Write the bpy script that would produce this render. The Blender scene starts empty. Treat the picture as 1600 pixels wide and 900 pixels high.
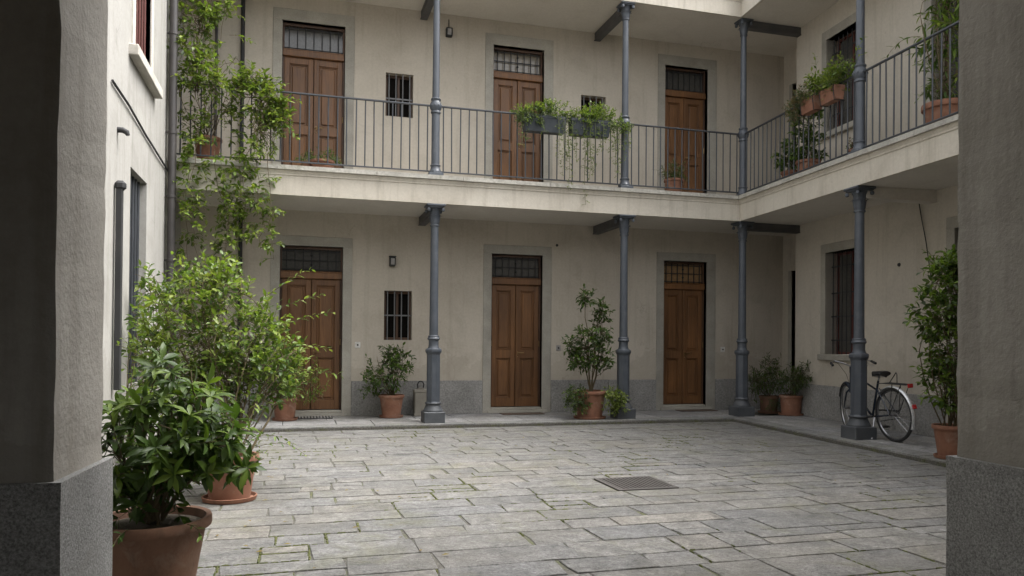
import bpy, bmesh, math, random
import numpy as np
from mathutils import Vector, Matrix
random.seed(11)
S = bpy.context.scene
R_ = math.radians

# ------------------------------------------------------------------ camera
cd = bpy.data.cameras.new('camera'); cam = bpy.data.objects.new('camera', cd)
S.collection.objects.link(cam); S.camera = cam
CF = Vector((0.27364388, 0.96178662, 0.00924775))
CR = Vector((0.96177075, -0.27372175, 0.00856896))
CU = Vector((-0.01077282, -0.00654937, 0.99992052))
CP = Vector((0, -13.2805, 1.2881))
m3 = Matrix((CR, CU, -CF)).transposed()
cam.matrix_world = Matrix.Translation(CP) @ m3.to_4x4()
cd.sensor_width = 36; cd.sensor_fit = 'HORIZONTAL'
cd.lens = 1199.41 / 1600 * 36
cd.shift_y = (521.88 - 450) / 1600
cd.clip_start = 0.05; cd.clip_end = 500

# ------------------------------------------------------------------ light
SUN_EL, SUN_AZ = 62, 100          # azimuth: degrees clockwise from +Y
W = bpy.data.worlds.new('World'); S.world = W; W.use_nodes = True
nt = W.node_tree; nt.nodes.clear()
out = nt.nodes.new('ShaderNodeOutputWorld'); bg = nt.nodes.new('ShaderNodeBackground')
sky = nt.nodes.new('ShaderNodeTexSky'); sky.sky_type = 'NISHITA'; sky.sun_disc = False
sky.sun_elevation = R_(SUN_EL); sky.sun_rotation = R_(SUN_AZ)
sky.dust_density = 6; sky.air_density = 1.0; sky.ozone_density = 1.0
hsv = nt.nodes.new('ShaderNodeHueSaturation'); hsv.inputs['Saturation'].default_value = 0.12
nt.links.new(sky.outputs[0], hsv.inputs['Color']); nt.links.new(hsv.outputs[0], bg.inputs[0])
bg.inputs[1].default_value = 0.15
nt.links.new(bg.outputs[0], out.inputs[0])
sl = bpy.data.lights.new('sun', 'SUN'); so = bpy.data.objects.new('sun', sl); S.collection.objects.link(so)
sl.energy = 0.55; sl.angle = R_(50); sl.color = (1, 0.955, 0.89)
d = Vector((math.sin(R_(SUN_AZ)) * math.cos(R_(SUN_EL)), math.cos(R_(SUN_AZ)) * math.cos(R_(SUN_EL)), math.sin(R_(SUN_EL))))
so.rotation_euler = d.to_track_quat('Z', 'Y').to_euler()
S.view_settings.view_transform = 'Standard'; S.view_settings.look = 'None'
S.view_settings.exposure = 2.02; S.view_settings.gamma = 1
try:
    S.cycles.max_bounces = 14; S.cycles.diffuse_bounces = 10; S.cycles.use_denoising = True
except Exception: pass

# ------------------------------------------------------------------ materials
class NT:
    def __init__(s, name):
        s.m = bpy.data.materials.new(name); s.m.use_nodes = True
        s.t = s.m.node_tree; s.t.nodes.clear()
        s.o = s.n('ShaderNodeOutputMaterial'); s.p = s.n('ShaderNodeBsdfPrincipled')
        s.l(s.p.outputs[0], s.o.inputs[0])
        s.tc = s.n('ShaderNodeTexCoord'); s.geo = s.n('ShaderNodeNewGeometry')
        s.world = s.geo.outputs['Position']; s.obj = s.tc.outputs['Object']
    def n(s, t): return s.t.nodes.new(t)
    def l(s, a, b): s.t.links.new(a, b)
    def map(s, src, scale=(1, 1, 1), loc=(0, 0, 0)):
        m = s.n('ShaderNodeMapping'); m.inputs['Scale'].default_value = scale; m.inputs['Location'].default_value = loc
        s.l(src, m.inputs[0]); return m.outputs[0]
    def noise(s, src, scale, detail=4, rough=.55, dist=0):
        n = s.n('ShaderNodeTexNoise'); n.inputs['Scale'].default_value = scale
        n.inputs['Detail'].default_value = detail; n.inputs['Roughness'].default_value = rough
        n.inputs['Distortion'].default_value = dist
        s.l(src, n.inputs['Vector']); return n.outputs[0]
    def ramp(s, src, stops):
        r = s.n('ShaderNodeValToRGB'); e = r.color_ramp.elements
        while len(e) < len(stops): e.new(.5)
        for k, (p, c) in enumerate(stops):
            e[k].position = p; e[k].color = (*c, 1) if len(c) == 3 else c
        s.l(src, r.inputs[0]); return r.outputs[0]
    def f(s, src, a, b, lo=0., hi=1.):
        return s.ramp(src, [(a, (lo,) * 3), (b, (hi,) * 3)])
    def mix(s, fac, a, b, mode='MIX'):
        m = s.n('ShaderNodeMix'); m.data_type = 'RGBA'; m.blend_type = mode
        if hasattr(fac, 'links') or not isinstance(fac, (int, float)): s.l(fac, m.inputs[0])
        else: m.inputs[0].default_value = fac
        for v, i in ((a, 6), (b, 7)):
            if isinstance(v, tuple): m.inputs[i].default_value = (*v, 1)
            else: s.l(v, m.inputs[i])
        return m.outputs[2]
    def col(s, c):
        if isinstance(c, tuple): s.p.inputs['Base Color'].default_value = (*c, 1)
        else: s.l(c, s.p.inputs['Base Color'])
    def rough(s, r):
        if isinstance(r, (int, float)): s.p.inputs['Roughness'].default_value = r
        else: s.l(r, s.p.inputs['Roughness'])
    def bump(s, src, strength, dist=.01, prev=None):
        b = s.n('ShaderNodeBump'); b.inputs['Strength'].default_value = strength; b.inputs['Distance'].default_value = dist
        s.l(src, b.inputs['Height'])
        if prev is not None: s.l(prev, b.inputs['Normal'])
        s.l(b.outputs[0], s.p.inputs['Normal']); return b.outputs[0]
    def rand(s):
        o = s.n('ShaderNodeObjectInfo'); return o.outputs['Random']

def plaster(name, c1, c2, stain, grime=.5, rough_b=.35):
    M = NT(name); P = M.world
    a = M.mix(M.f(M.noise(P, .55, 5, .6), .35, .68), c1, c2)
    blot = M.f(M.noise(P, 1.7, 6, .65, .6), .5, .78)
    a = M.mix(M.mix(.5, blot, (0, 0, 0)), a, stain)
    st = M.f(M.noise(M.map(P, (3.2, 3.2, .22)), 2.2, 5, .65), .52, .8, 0, grime)
    a = M.mix(st, a, stain)
    fine = M.f(M.noise(P, 26, 4, .7), .35, .7, .93, 1.05)
    a = M.mix(1., a, fine, 'MULTIPLY')
    spk = M.f(M.noise(P, 9, 3, .5), .70, .76, 0, .35)
    a = M.mix(spk, a, stain)
    # rising damp above the base course: a ragged tide mark
    sx = M.n('ShaderNodeSeparateXYZ'); M.l(P, sx.inputs[0])
    hn = M.n('ShaderNodeMath'); hn.operation = 'MULTIPLY_ADD'; M.l(M.noise(P, 1.3, 6, .7), hn.inputs[0]); hn.inputs[1].default_value = -1.9; M.l(sx.outputs[2], hn.inputs[2])
    a = M.mix(M.f(hn.outputs[0], -.35, .02, .3, 0), a, stain)
    # hairline cracks
    vo = M.n('ShaderNodeTexVoronoi'); vo.feature = 'DISTANCE_TO_EDGE'; vo.inputs['Scale'].default_value = .55
    wv = M.n('ShaderNodeVectorMath'); wv.operation = 'MULTIPLY_ADD'; nc = M.n('ShaderNodeTexNoise'); nc.inputs['Scale'].default_value = 2.6; nc.inputs['Detail'].default_value = 6
    M.l(P, nc.inputs['Vector']); M.l(nc.outputs[1], wv.inputs[0]); wv.inputs[1].default_value = (.55, .55, .55); M.l(P, wv.inputs[2]); M.l(wv.outputs[0], vo.inputs['Vector'])
    ck = M.f(vo.outputs['Distance'], .0015, .004, .35, 0); msk = M.f(M.noise(P, .7, 3), .56, .62)
    a = M.mix(M.mix(1., ck, msk, 'MULTIPLY'), a, tuple(x * .55 for x in stain))
    M.col(a); M.rough(.92)
    b1 = M.bump(M.noise(P, 3.5, 4, .55), min(.25, rough_b * .6), .02)
    M.bump(M.noise(P, 38, 5, .65), rough_b, .006, b1)
    return M.m
m_back = plaster('plaster_ochre', (.44, .395, .328), (.515, .468, .396), (.31, .272, .218), .62)
m_right = plaster('plaster_cream', (.46, .418, .352), (.53, .486, .415), (.33, .29, .235), .6)
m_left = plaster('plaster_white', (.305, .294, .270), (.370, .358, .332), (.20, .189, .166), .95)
m_ceil = plaster('plaster_ceiling', (.56, .525, .465), (.62, .58, .515), (.45, .41, .35), .2)
m_fascia = plaster('plaster_fascia', (.52, .475, .40), (.575, .535, .46), (.33, .29, .23), .85)
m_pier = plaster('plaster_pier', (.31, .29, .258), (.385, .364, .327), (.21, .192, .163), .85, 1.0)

def stone(name, lo, hi, scale=70, sharp=.12, bumpy=.3, patch=None):
    M = NT(name); P = M.world
    n1 = M.noise(P, scale, 5, .75)
    a = M.ramp(n1, [(.5 - sharp, lo), (.5 + sharp, hi)])
    big = M.f(M.noise(P, 2.6, 5, .6), .3, .72, .78, 1.12)
    a = M.mix(1., a, big, 'MULTIPLY')
    if patch: a = M.mix(M.f(M.noise(P, 5, 6, .65, 1), .55, .72, 0, .6), a, patch)
    r = M.ramp(M.rand(), [(0, (.9, .9, .9)), (1, (1.07, 1.07, 1.07))])
    a = M.mix(1., a, r, 'MULTIPLY')
    M.col(a); M.rough(.85)
    M.bump(n1, bumpy, .006)
    return M.m
m_dado = stone('granite_dado', (.17, .166, .158), (.36, .35, .332), 34, .16, .3, (.22, .215, .20))
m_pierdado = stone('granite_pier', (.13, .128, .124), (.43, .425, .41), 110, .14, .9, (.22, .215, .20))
m_surround = stone('stone_surround', (.30, .28, .24), (.40, .38, .33), 50, .2, .3, (.28, .26, .215))
m_sill = stone('stone_sill', (.46, .43, .38), (.58, .55, .49), 45, .2, .3, (.36, .34, .29))
m_cap = stone('stone_cap', (.30, .285, .25), (.50, .48, .43), 22, .2, .5, (.14, .145, .085))

def paving(name, tones, mossy=.5, b=.5):
    M = NT(name); P = M.world
    base = M.ramp(M.rand(), tones)
    n1 = M.noise(M.map(P, (1.0, 1.8, 1)), 7, 9, .74, 1.1)
    n2 = M.noise(P, 42, 5, .75, .5)
    a = M.mix(1., base, M.ramp(n1, [(.25, (.52, .52, .53)), (.5, (1, 1, 1)), (.75, (1.38, 1.37, 1.35))]), 'MULTIPLY')
    a = M.mix(1., a, M.f(n2, .3, .7, .52, 1.45), 'MULTIPLY')
    mot = M.f(M.noise(P, 3.6, 8, .78, .8), .34, .66, .60, 1.38)
    a = M.mix(1., a, mot, 'MULTIPLY')
    dirt = M.f(M.noise(P, .9, 6, .65), .45, .72, 0, .45)
    a = M.mix(dirt, a, (.145, .13, .10))
    ms = M.f(M.noise(P, 1.6, 8, .72, .5), .53, .74, 0, mossy)
    a = M.mix(ms, a, (.145, .145, .05))
    pit_dark = M.f(M.noise(P, 24, 3, .6), .66, .74, 0, .55)
    a = M.mix(pit_dark, a, (.11, .105, .095))
    lich = M.f(M.noise(P, 13, 6, .75, 1.5), .62, .68, 0, .4)
    a = M.mix(lich, a, (.34, .335, .31))
    M.col(a); M.rough(M.f(n1, .3, .8, .62, .85))
    b1 = M.bump(n1, b, .03); M.bump(n2, min(1, b * 1.2), .012, b1)
    return M.m
m_pave = paving('paving_stone', [(0, (.148, .146, .142)), (.25, (.182, .177, .167)), (.5, (.202, .195, .183)), (.75, (.165, .164, .163)), (1, (.210, .197, .177))], .5, .8)
m_walk = paving('walkway_slab', [(0, (.215, .215, .22)), (.5, (.28, .275, .265)), (1, (.24, .24, .245))], .10, .25)
m_kerb = paving('kerb_stone', [(0, (.165, .165, .162)), (1, (.215, .212, .202))], .35, .4)
M = NT('joint_earth'); a = M.mix(M.f(M.noise(M.world, 3.0, 7, .7), .50, .66), (.115, .108, .094), (.10, .108, .04))
M.col(M.mix(1., a, M.f(M.noise(M.world, 60, 3), .3, .7, .5, 1.4), 'MULTIPLY')); M.rough(1.); M.bump(M.noise(M.world, 80, 4), 1, .01); m_joint = M.m
M = NT('moss'); M.col(M.mix(M.f(M.noise(M.world, 7, 5, .7), .38, .62), (.06, .07, .022), (.13, .14, .042))); M.rough(1.)
M.bump(M.noise(M.world, 160, 3), 1, .01); m_moss = M.m
M = NT('earth'); M.col(M.mix(M.noise(M.world, 12, 5), (.05, .04, .03), (.11, .09, .065))); M.rough(1.); M.bump(M.noise(M.world, 40, 4), 1, .02); m_soil = M.m

def wood(name, c1, c2, r=.42):
    M = NT(name); P = M.obj
    g = M.noise(M.map(P, (16, 16, .9)), 2.2, 7, .68, 1.2)
    a = M.ramp(g, [(.3, c1), (.7, c2)])
    big = M.f(M.noise(M.map(M.world, (1.4, 1.4, .7)), 1.3, 4), .3, .7, .75, 1.25)
    a = M.mix(1., a, big, 'MULTIPLY')
    a = M.mix(1., a, M.ramp(M.rand(), [(0, (.88, .88, .9)), (1, (1.1, 1.08, 1.05))]), 'MULTIPLY')
    M.col(a); M.rough(M.f(g, .3, .7, r, r + .15)); M.bump(g, .25, .004)
    return M.m
m_wood = wood('door_wood', (.095, .041, .0135), (.205, .095, .034))
m_wood_dark = wood('frame_wood', (.05, .026, .014), (.10, .052, .028))
m_brownred = wood('painted_shutter', (.075, .018, .014), (.11, .03, .022), .5)

def metal_paint(name, c1, c2, chip, r=.42, chips=.35):
    M = NT(name); P = M.world
    a = M.mix(M.f(M.noise(P, 6, 5, .6), .35, .7), c1, c2)
    a = M.mix(M.f(M.noise(P, 3.2, 7, .75), .58, .74, 0, .45), a, tuple(.5 * x + .5 * y for x, y in zip(chip, c2)))
    a = M.mix(M.f(M.noise(P, 27, 5, .75), .66, .70, 0, chips), a, chip)
    a = M.mix(M.f(M.noise(P, 14, 6, .8), .68, .74, 0, .7), a, (.10, .055, .03))
    M.col(a); M.rough(M.f(M.noise(P, 12, 4), .3, .7, r - .07, r + .15)); M.p.inputs['Metallic'].default_value = .0
    M.p.inputs['Specular IOR Level'].default_value = .55
    M.bump(M.noise(P, 30, 4, .6), .12, .004)
    return M.m
m_iron = metal_paint('iron_paint_blue', (.058, .067, .081), (.080, .090, .106), (.23, .235, .24))
m_ironw = metal_paint('iron_paint_worn', (.050, .055, .062), (.085, .090, .098), (.22, .20, .17), .55, .8)
m_rail = metal_paint('rail_paint', (.034, .038, .045), (.048, .053, .061), (.14, .14, .14))
m_beam = metal_paint('beam_iron', (.055, .055, .058), (.085, .082, .078), (.14, .11, .08), .6)
m_dark = metal_paint('dark_iron', (.014, .014, .015), (.026, .026, .027), (.05, .042, .035), .7)
m_bar = metal_paint('bar_paint', (.12, .122, .126), (.17, .172, .176), (.08, .06, .045), .5)
m_pipe = metal_paint('pipe_paint', (.034, .030, .029), (.052, .046, .043), (.08, .065, .055), .5)
m_can = metal_paint('weathered_can', (.16, .145, .12), (.24, .225, .19), (.08, .065, .05), .6, .6)
m_plbox = metal_paint('plastic_slate', (.022, .028, .034), (.034, .042, .049), (.11, .11, .10), .6)

def simple(name, c, r=.5, metal=0., spec=.5):
    M = NT(name)
    a = M.mix(M.f(M.noise(M.obj, 25, 4), .3, .7), tuple(x * .82 for x in c), tuple(min(1, x * 1.15) for x in c))
    M.col(a); M.rough(r); M.p.inputs['Metallic'].default_value = metal; M.p.inputs['Specular IOR Level'].default_value = spec
    return M.m
m_glass = simple('dark_glass', (.085, .082, .075), .12, 0, .6)  # opaque pane, the dim interior is put into its colour
m_curtain = simple('curtained_glass', (.22, .19, .145), .12, 0, .6)
m_warm = simple('warm_glass', (.32, .20, .10), .15)
m_brass = simple('brass', (.36, .26, .13), .38, 1.)
m_white = simple('white_plate', (.62, .61, .58), .4)
m_greyplate = simple('grey_plate', (.28, .27, .26), .4)
m_rubber = simple('rubber', (.022, .022, .022), .7)
m_chrome = simple('chrome', (.34, .34, .35), .3, 1.)
m_alu = simple('silver_fender', (.66, .67, .68), .25, .35)
m_bikepaint = simple('bike_paint', (.012, .02, .036), .25, 0, .6)
m_saddle = simple('saddle_vinyl', (.018, .018, .018), .35)
m_red = simple('red_reflector', (.42, .012, .015), .15)
m_mat = simple('brown_mat', (.10, .072, .055), 1.)
m_shade = simple('painted_shade', (.008, .007, .006), 1., 0, .1)  # near-black painted in for unlit depth behind panes and under the grate

def terracotta(name, c1, c2, lime, dirt):
    M = NT(name); P = M.world
    a = M.mix(M.f(M.noise(P, 6, 5, .6), .35, .7), c1, c2)
    a = M.mix(M.f(M.noise(P, 4.5, 8, .75, .8), .52, .70, 0, .6), a, lime)
    a = M.mix(M.f(M.noise(M.map(P, (1, 1, .3)), 9, 6, .7), .52, .72, 0, .6), a, dirt)
    M.col(a); M.rough(.85); M.bump(M.noise(P, 60, 5, .6), .25, .004)
    return M.m
m_terra = terracotta('terracotta', (.205, .092, .056), (.275, .130, .080), (.36, .27, .21), (.115, .062, .04))
m_terra_dark = terracotta('terracotta_old', (.15, .078, .048), (.21, .112, .07), (.27, .20, .15), (.06, .042, .03))

def leaf_mat(name, c, c2, r=.38):
    M = NT(name)
    a = M.mix(M.f(M.noise(M.world, 14, 3), .3, .7), c, c2)
    M.col(a); M.rough(r); M.p.inputs['Specular IOR Level'].default_value = .28
    tr = M.n('ShaderNodeBsdfTranslucent'); M.l(M.mix(1., a, (1.5, 1.6, .7), 'MULTIPLY'), tr.inputs[0])
    mx = M.n('ShaderNodeMixShader'); mx.inputs[0].default_value = .32
    M.l(M.p.outputs[0], mx.inputs[1]); M.l(tr.outputs[0], mx.inputs[2]); M.l(mx.outputs[0], M.o.inputs[0])
    return M.m
LM = [leaf_mat('leaf_dark', (.040, .074, .018), (.058, .098, .024)),
      leaf_mat('leaf_mid', (.064, .108, .020), (.086, .138, .026)),
      leaf_mat('leaf_bright', (.108, .165, .028), (.140, .200, .036)),
      leaf_mat('leaf_yellow', (.155, .20, .045), (.205, .24, .06)),
      leaf_mat('leaf_sage', (.075, .10, .058), (.105, .13, .078), .55),
      leaf_mat('leaf_pink', (.19, .13, .10), (.15, .13, .08), .55)]
M = NT('stem'); M.col(M.mix(M.noise(M.world, 30, 3), (.075, .055, .03), (.13, .105, .055))); M.rough(.9); m_stem = M.m
M = NT('stem_green'); M.col(M.mix(M.noise(M.world, 30, 3), (.08, .10, .035), (.13, .14, .055))); M.rough(.7); m_gstem = M.m

# ------------------------------------------------------------------ mesh helpers
class MB:
    def __init__(s): s.v = []; s.f = []; s.mi = []; s.sm = []
    def add(s, vs, fs, m=0, sm=False):
        b = len(s.v); s.v += [tuple(v) for v in vs]
        for f in fs: s.f.append([b + i for i in f]); s.mi.append(m); s.sm.append(sm)
    def box(s, x0, x1, y0, y1, z0, z1, m=0, b=0., T=None):
        if x0 > x1: x0, x1 = x1, x0
        if y0 > y1: y0, y1 = y1, y0
        if z0 > z1: z0, z1 = z1, z0
        lo = (x0, y0, z0); hi = (x1, y1, z1)
        if b <= 0:
            vs = [(lo[0] if not i & 1 else hi[0], lo[1] if not i & 2 else hi[1], lo[2] if not i & 4 else hi[2]) for i in range(8)]
            fs = [(0, 2, 3, 1), (4, 5, 7, 6), (0, 1, 5, 4), (2, 6, 7, 3), (0, 4, 6, 2), (1, 3, 7, 5)]
        else:
            vs = []; idx = {}
            for i in range(8):
                sg = [(i >> k) & 1 for k in range(3)]
                for ax in range(3):
                    p = []
                    for k in range(3):
                        e = hi[k] if sg[k] else lo[k]
                        if k != ax: e += -b if sg[k] else b
                        p.append(e)
                    idx[(i, ax)] = len(vs); vs.append(tuple(p))
            fs = []
            for ax in range(3):
                o1, o2 = (ax + 1) % 3, (ax + 2) % 3
                for sd in (0, 1):
                    q = [(sd << ax) | (a << o1) | (c << o2) for a, c in ((0, 0), (1, 0), (1, 1), (0, 1))]
                    fs.append([idx[(i, ax)] for i in (q if sd else q[::-1])])
                for a in (0, 1):
                    for c in (0, 1):
                        i0 = (a << o1) | (c << o2); i1 = i0 | (1 << ax)
                        fs.append([idx[(i0, o1)], idx[(i1, o1)], idx[(i1, o2)], idx[(i0, o2)]])
            for i in range(8): fs.append([idx[(i, k)] for k in range(3)])
        if T is not None: vs = [T @ Vector(v) for v in vs]
        s.add(vs, fs, m)
    def tube(s, pts, r, seg=8, m=0, sm=True, cap=True):
        pts = [Vector(p) for p in pts]; n = len(pts)
        rr = r if isinstance(r, (list, tuple)) else [r] * n
        t0 = (pts[1] - pts[0]).normalized()
        nrm = t0.orthogonal().normalized(); vs = []
        for i, p in enumerate(pts):
            t = (pts[min(i + 1, n - 1)] - pts[max(i - 1, 0)])
            t = t.normalized() if t.length > 1e-9 else t0
            nrm = (nrm - t * nrm.dot(t)); nrm = nrm.normalized() if nrm.length > 1e-6 else t.orthogonal().normalized()
            bn = t.cross(nrm)
            for k in range(seg):
                a = 2 * math.pi * k / seg
                vs.append(p + (nrm * math.cos(a) + bn * math.sin(a)) * rr[i])
        fs = [(i * seg + k, i * seg + (k + 1) % seg, (i + 1) * seg + (k + 1) % seg, (i + 1) * seg + k) for i in range(n - 1) for k in range(seg)]
        if cap: fs += [tuple(range(seg))[::-1], tuple((n - 1) * seg + k for k in range(seg))]
        s.add(vs, fs, m, sm)
    def lathe(s, prof, seg=24, m=0, sm=True, c=(0, 0, 0), rot=0., sq=None):
        vs = []; n = len(prof)
        for r, z in prof:
            for k in range(seg):
                a = 2 * math.pi * (k + rot) / seg
                vs.append((c[0] + r * math.cos(a), c[1] + r * math.sin(a), c[2] + z))
        fs = [(i * seg + k, i * seg + (k + 1) % seg, (i + 1) * seg + (k + 1) % seg, (i + 1) * seg + k) for i in range(n - 1) for k in range(seg)]
        fs += [tuple(range(seg))[::-1], tuple((n - 1) * seg + k for k in range(seg))]
        s.add(vs, fs, m, sm)
    def prism(s, poly, z0, z1, m=0):
        n = len(poly)
        vs = [(x, y, z0) for x, y in poly] + [(x, y, z1) for x, y in poly]
        fs = [tuple(range(n))[::-1], tuple(range(n, 2 * n))] + [(k, (k + 1) % n, n + (k + 1) % n, n + k) for k in range(n)]
        s.add(vs, fs, m)
    def build(s, name, mats, parent=None, loc=None, rot=None, recalc=True):
        me = bpy.data.meshes.new(name); me.from_pydata(s.v, [], s.f)
        if not isinstance(mats, (list, tuple)): mats = [mats]
        for m in mats: me.materials.append(m)
        me.polygons.foreach_set('material_index', s.mi); me.polygons.foreach_set('use_smooth', s.sm)
        if recalc:
            bm = bmesh.new(); bm.from_mesh(me); bmesh.ops.recalc_face_normals(bm, faces=bm.faces); bm.to_mesh(me); bm.free()
        me.update()
        o = bpy.data.objects.new(name, me); S.collection.objects.link(o)
        if parent: o.parent = parent
        if loc: o.location = loc
        if rot: o.rotation_euler = rot
        if any(s.sm):
            try: me.set_sharp_from_angle(angle=R_(40))
            except Exception: pass
        return o

def tag(o, label=None, cat=None, group=None, kind=None):
    if label: o['label'] = label
    if cat: o['category'] = cat
    if group: o['group'] = group
    if kind: o['kind'] = kind
    return o
def empty(name, loc=(0, 0, 0), rz=0., label=None, cat=None, group=None):
    o = bpy.data.objects.new(name, None); o.empty_display_size = .1; S.collection.objects.link(o)
    o.location = loc; o.rotation_euler = (0, 0, rz); return tag(o, label, cat, group)
KIDS = {}
def copy_tree(o, parent=None):
    c = o.copy(); S.collection.objects.link(c)
    if parent: c.parent = parent
    for ch in [x for x in S.collection.objects if x.parent == o]: copy_tree(ch, c)
    return c
def share(src, parent, loc, rot=None, name=None):
    c = src.copy(); S.collection.objects.link(c); c.parent = parent; c.location = loc
    if rot: c.rotation_euler = rot
    return c

# frames --------------------------------------------------------------------
C3 = Vector((7.66, -1.287, 0))                     # inner corner column
E_ = Vector((-.0711, -.9975, 0)); N_ = Vector((.9975, -.0711, 0))   # right wing: towards camera / into the wall
RA = math.atan2(E_.y, E_.x)
Z1, ZC, Z2, Z2C = 3.87, 3.43, 7.44, 7.03           # first floor, ground ceiling, second floor, first-floor ceiling
WR0 = Vector((8.82, -1.2, 0))                      # right wall origin
LX = -1.76                                         # left wall plane

# ------------------------------------------------------------------ setting: ground, courtyard, walkway
mb = MB(); mb.box(-45, 55, -60, 45, -.5, -.16); tag(mb.build('ground', m_soil), kind='structure')
court = MB(); court.box(LX - .1, 9.6, -16.5, -1.55, -.155, -.066)
court = tag(court.build('courtyard_floor', m_joint), kind='structure')

def stone_mesh(poly, ztop, zbot, jit, cham, tilt=.004, top_m=0):
    """one paving stone: irregular outline, chamfered upper edge"""
    pts = []
    n = len(poly)
    for k in range(n):
        a = Vector(poly[k]); b = Vector(poly[(k + 1) % n]); L = (b - a).length
        ns = max(2, min(4, int(L / .16)))
        for j in range(ns):
            p = a.lerp(b, (j + (random.uniform(-.2, .2) if j else 0)) / ns)
            t = (b - a).normalized(); nn = Vector((t.y, -t.x))
            off = -abs(random.gauss(0, jit)) if j else 0
            p = p + nn * off
            if not j: p = p + (Vector(((sum(q[0] for q in poly) / n), (sum(q[1] for q in poly) / n))) - p).normalized() * random.uniform(.002, jit * 2.2)
            pts.append(p)
    c = sum(pts, Vector((0, 0))) / len(pts); N = len(pts)
    tx, ty = random.gauss(0, tilt), random.gauss(0, tilt); dz = random.gauss(0, tilt * .6)
    vs = []
    for p in pts:
        q = p + (c - p).normalized() * cham * random.uniform(.6, 1.5)
        vs.append((q.x, q.y, ztop + dz + (q.x - c.x) * tx + (q.y - c.y) * ty))
    for p in pts: vs.append((p.x, p.y, ztop + dz - cham * .8 + (p.x - c.x) * tx + (p.y - c.y) * ty))
    for p in pts: vs.append((p.x, p.y, zbot))
    fs = [tuple(range(N))]
    for r in (0, 1):
        fs += [(r * N + k, (r + 1) * N + k, (r + 1) * N + (k + 1) % N, r * N + (k + 1) % N) for k in range(N)]
    m = MB(); m.add(vs, fs, top_m); return m

def kerb_x(y):  # right-hand edge of the courtyard at depth y
    s = (C3.y - y) / .9975; return C3.x + E_.x * s - .36
KY = -1.62
GR = (2.84, 3.46, -6.86, -6.24)                   # drain grate
rects = []; y = KY - .015
rnd = random.Random(5)
while y > -13.9:
    dep = rnd.uniform(.23, .37) if y > -9 else rnd.uniform(.36, .5)
    if abs(y - GR[3]) < .18: y = GR[3]; dep = (GR[3] - GR[2]) / 2
    elif abs(y - (GR[3] + GR[2]) / 2) < .02: dep = y - GR[2]
    elif y > GR[3] and y - dep < GR[3] + .2: dep = y - GR[3]
    y0, y1 = y - dep, y
    x = LX - rnd.uniform(0, .6); xe = kerb_x((y0 + y1) / 2) - .01
    if y0 < -9.8: xe = 4.2
    while x < xe - .05:
        ln = rnd.uniform(.40, .95) if rnd.random() > .2 else rnd.uniform(.26, .42)
        x1 = x + ln
        if y0 < GR[3] - .02 and y1 > GR[2] + .02:
            if x < GR[0] - .02 and x1 > GR[0] - .25: x1 = GR[0]
            elif GR[0] - .02 <= x < GR[1] - .02: x = GR[1]; continue
        if xe - x1 < .28: x1 = xe
        x1 = min(x1, xe)
        sk = rnd.uniform(-.02, .02)
        if y0 > -9 and dep > .29 and rnd.random() < .30:          # two narrow courses
            ym = y0 + dep * rnd.uniform(.42, .58); xm_ = x + (x1 - x) * rnd.uniform(.35, .65)
            rects += [(x, x1, ym, y1)] + ([(x, xm_, y0, ym), (xm_, x1, y0, ym)] if x1 - x > .7 else [(x, x1, y0, ym)])
        else: rects.append((x, x1, y0, y1))
        x = x1
    y = y0
rects = [r for r in rects if r[1] > LX]
def cdist(r):
    return math.hypot((r[0] + r[1]) / 2 - CP.x, (r[2] + r[3]) / 2 - CP.y)
def inview(r):
    v = Vector(((r[0] + r[1]) / 2, (r[2] + r[3]) / 2, 0)) - CP
    dd = v.dot(CF); return dd > .3 and abs(v.dot(CR) / dd) < .80
rects.sort(key=lambda r: (not inview(r), cdist(r)))
moss = MB(); far = MB(); cnt = 0
def mossval(x, y):
    return math.sin(x * 1.7 + 2) * math.sin(y * 1.3 + x * .6) + .6 * math.sin(x * 4.1 - y * 3.3) + .25
def lump(x, y, ang, L, w, h, z):
    c, s_ = math.cos(ang), math.sin(ang); vs = []
    for k in range(7):
        a = 2 * math.pi * k / 7; rx = L * random.uniform(.7, 1.1) * math.cos(a); ry = w * random.uniform(.6, 1.2) * math.sin(a)
        vs.append((x + c * rx - s_ * ry, y + s_ * rx + c * ry, z - .008))
    for k in range(7):
        v = vs[k]; vs.append((x + (v[0] - x) * .6, y + (v[1] - y) * .6, z + h * random.uniform(.5, 1)))
    moss.add(vs, [(k, (k + 1) % 7, 7 + (k + 1) % 7, 7 + k) for k in range(7)] + [tuple(range(7, 14))], 0, True)
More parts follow.
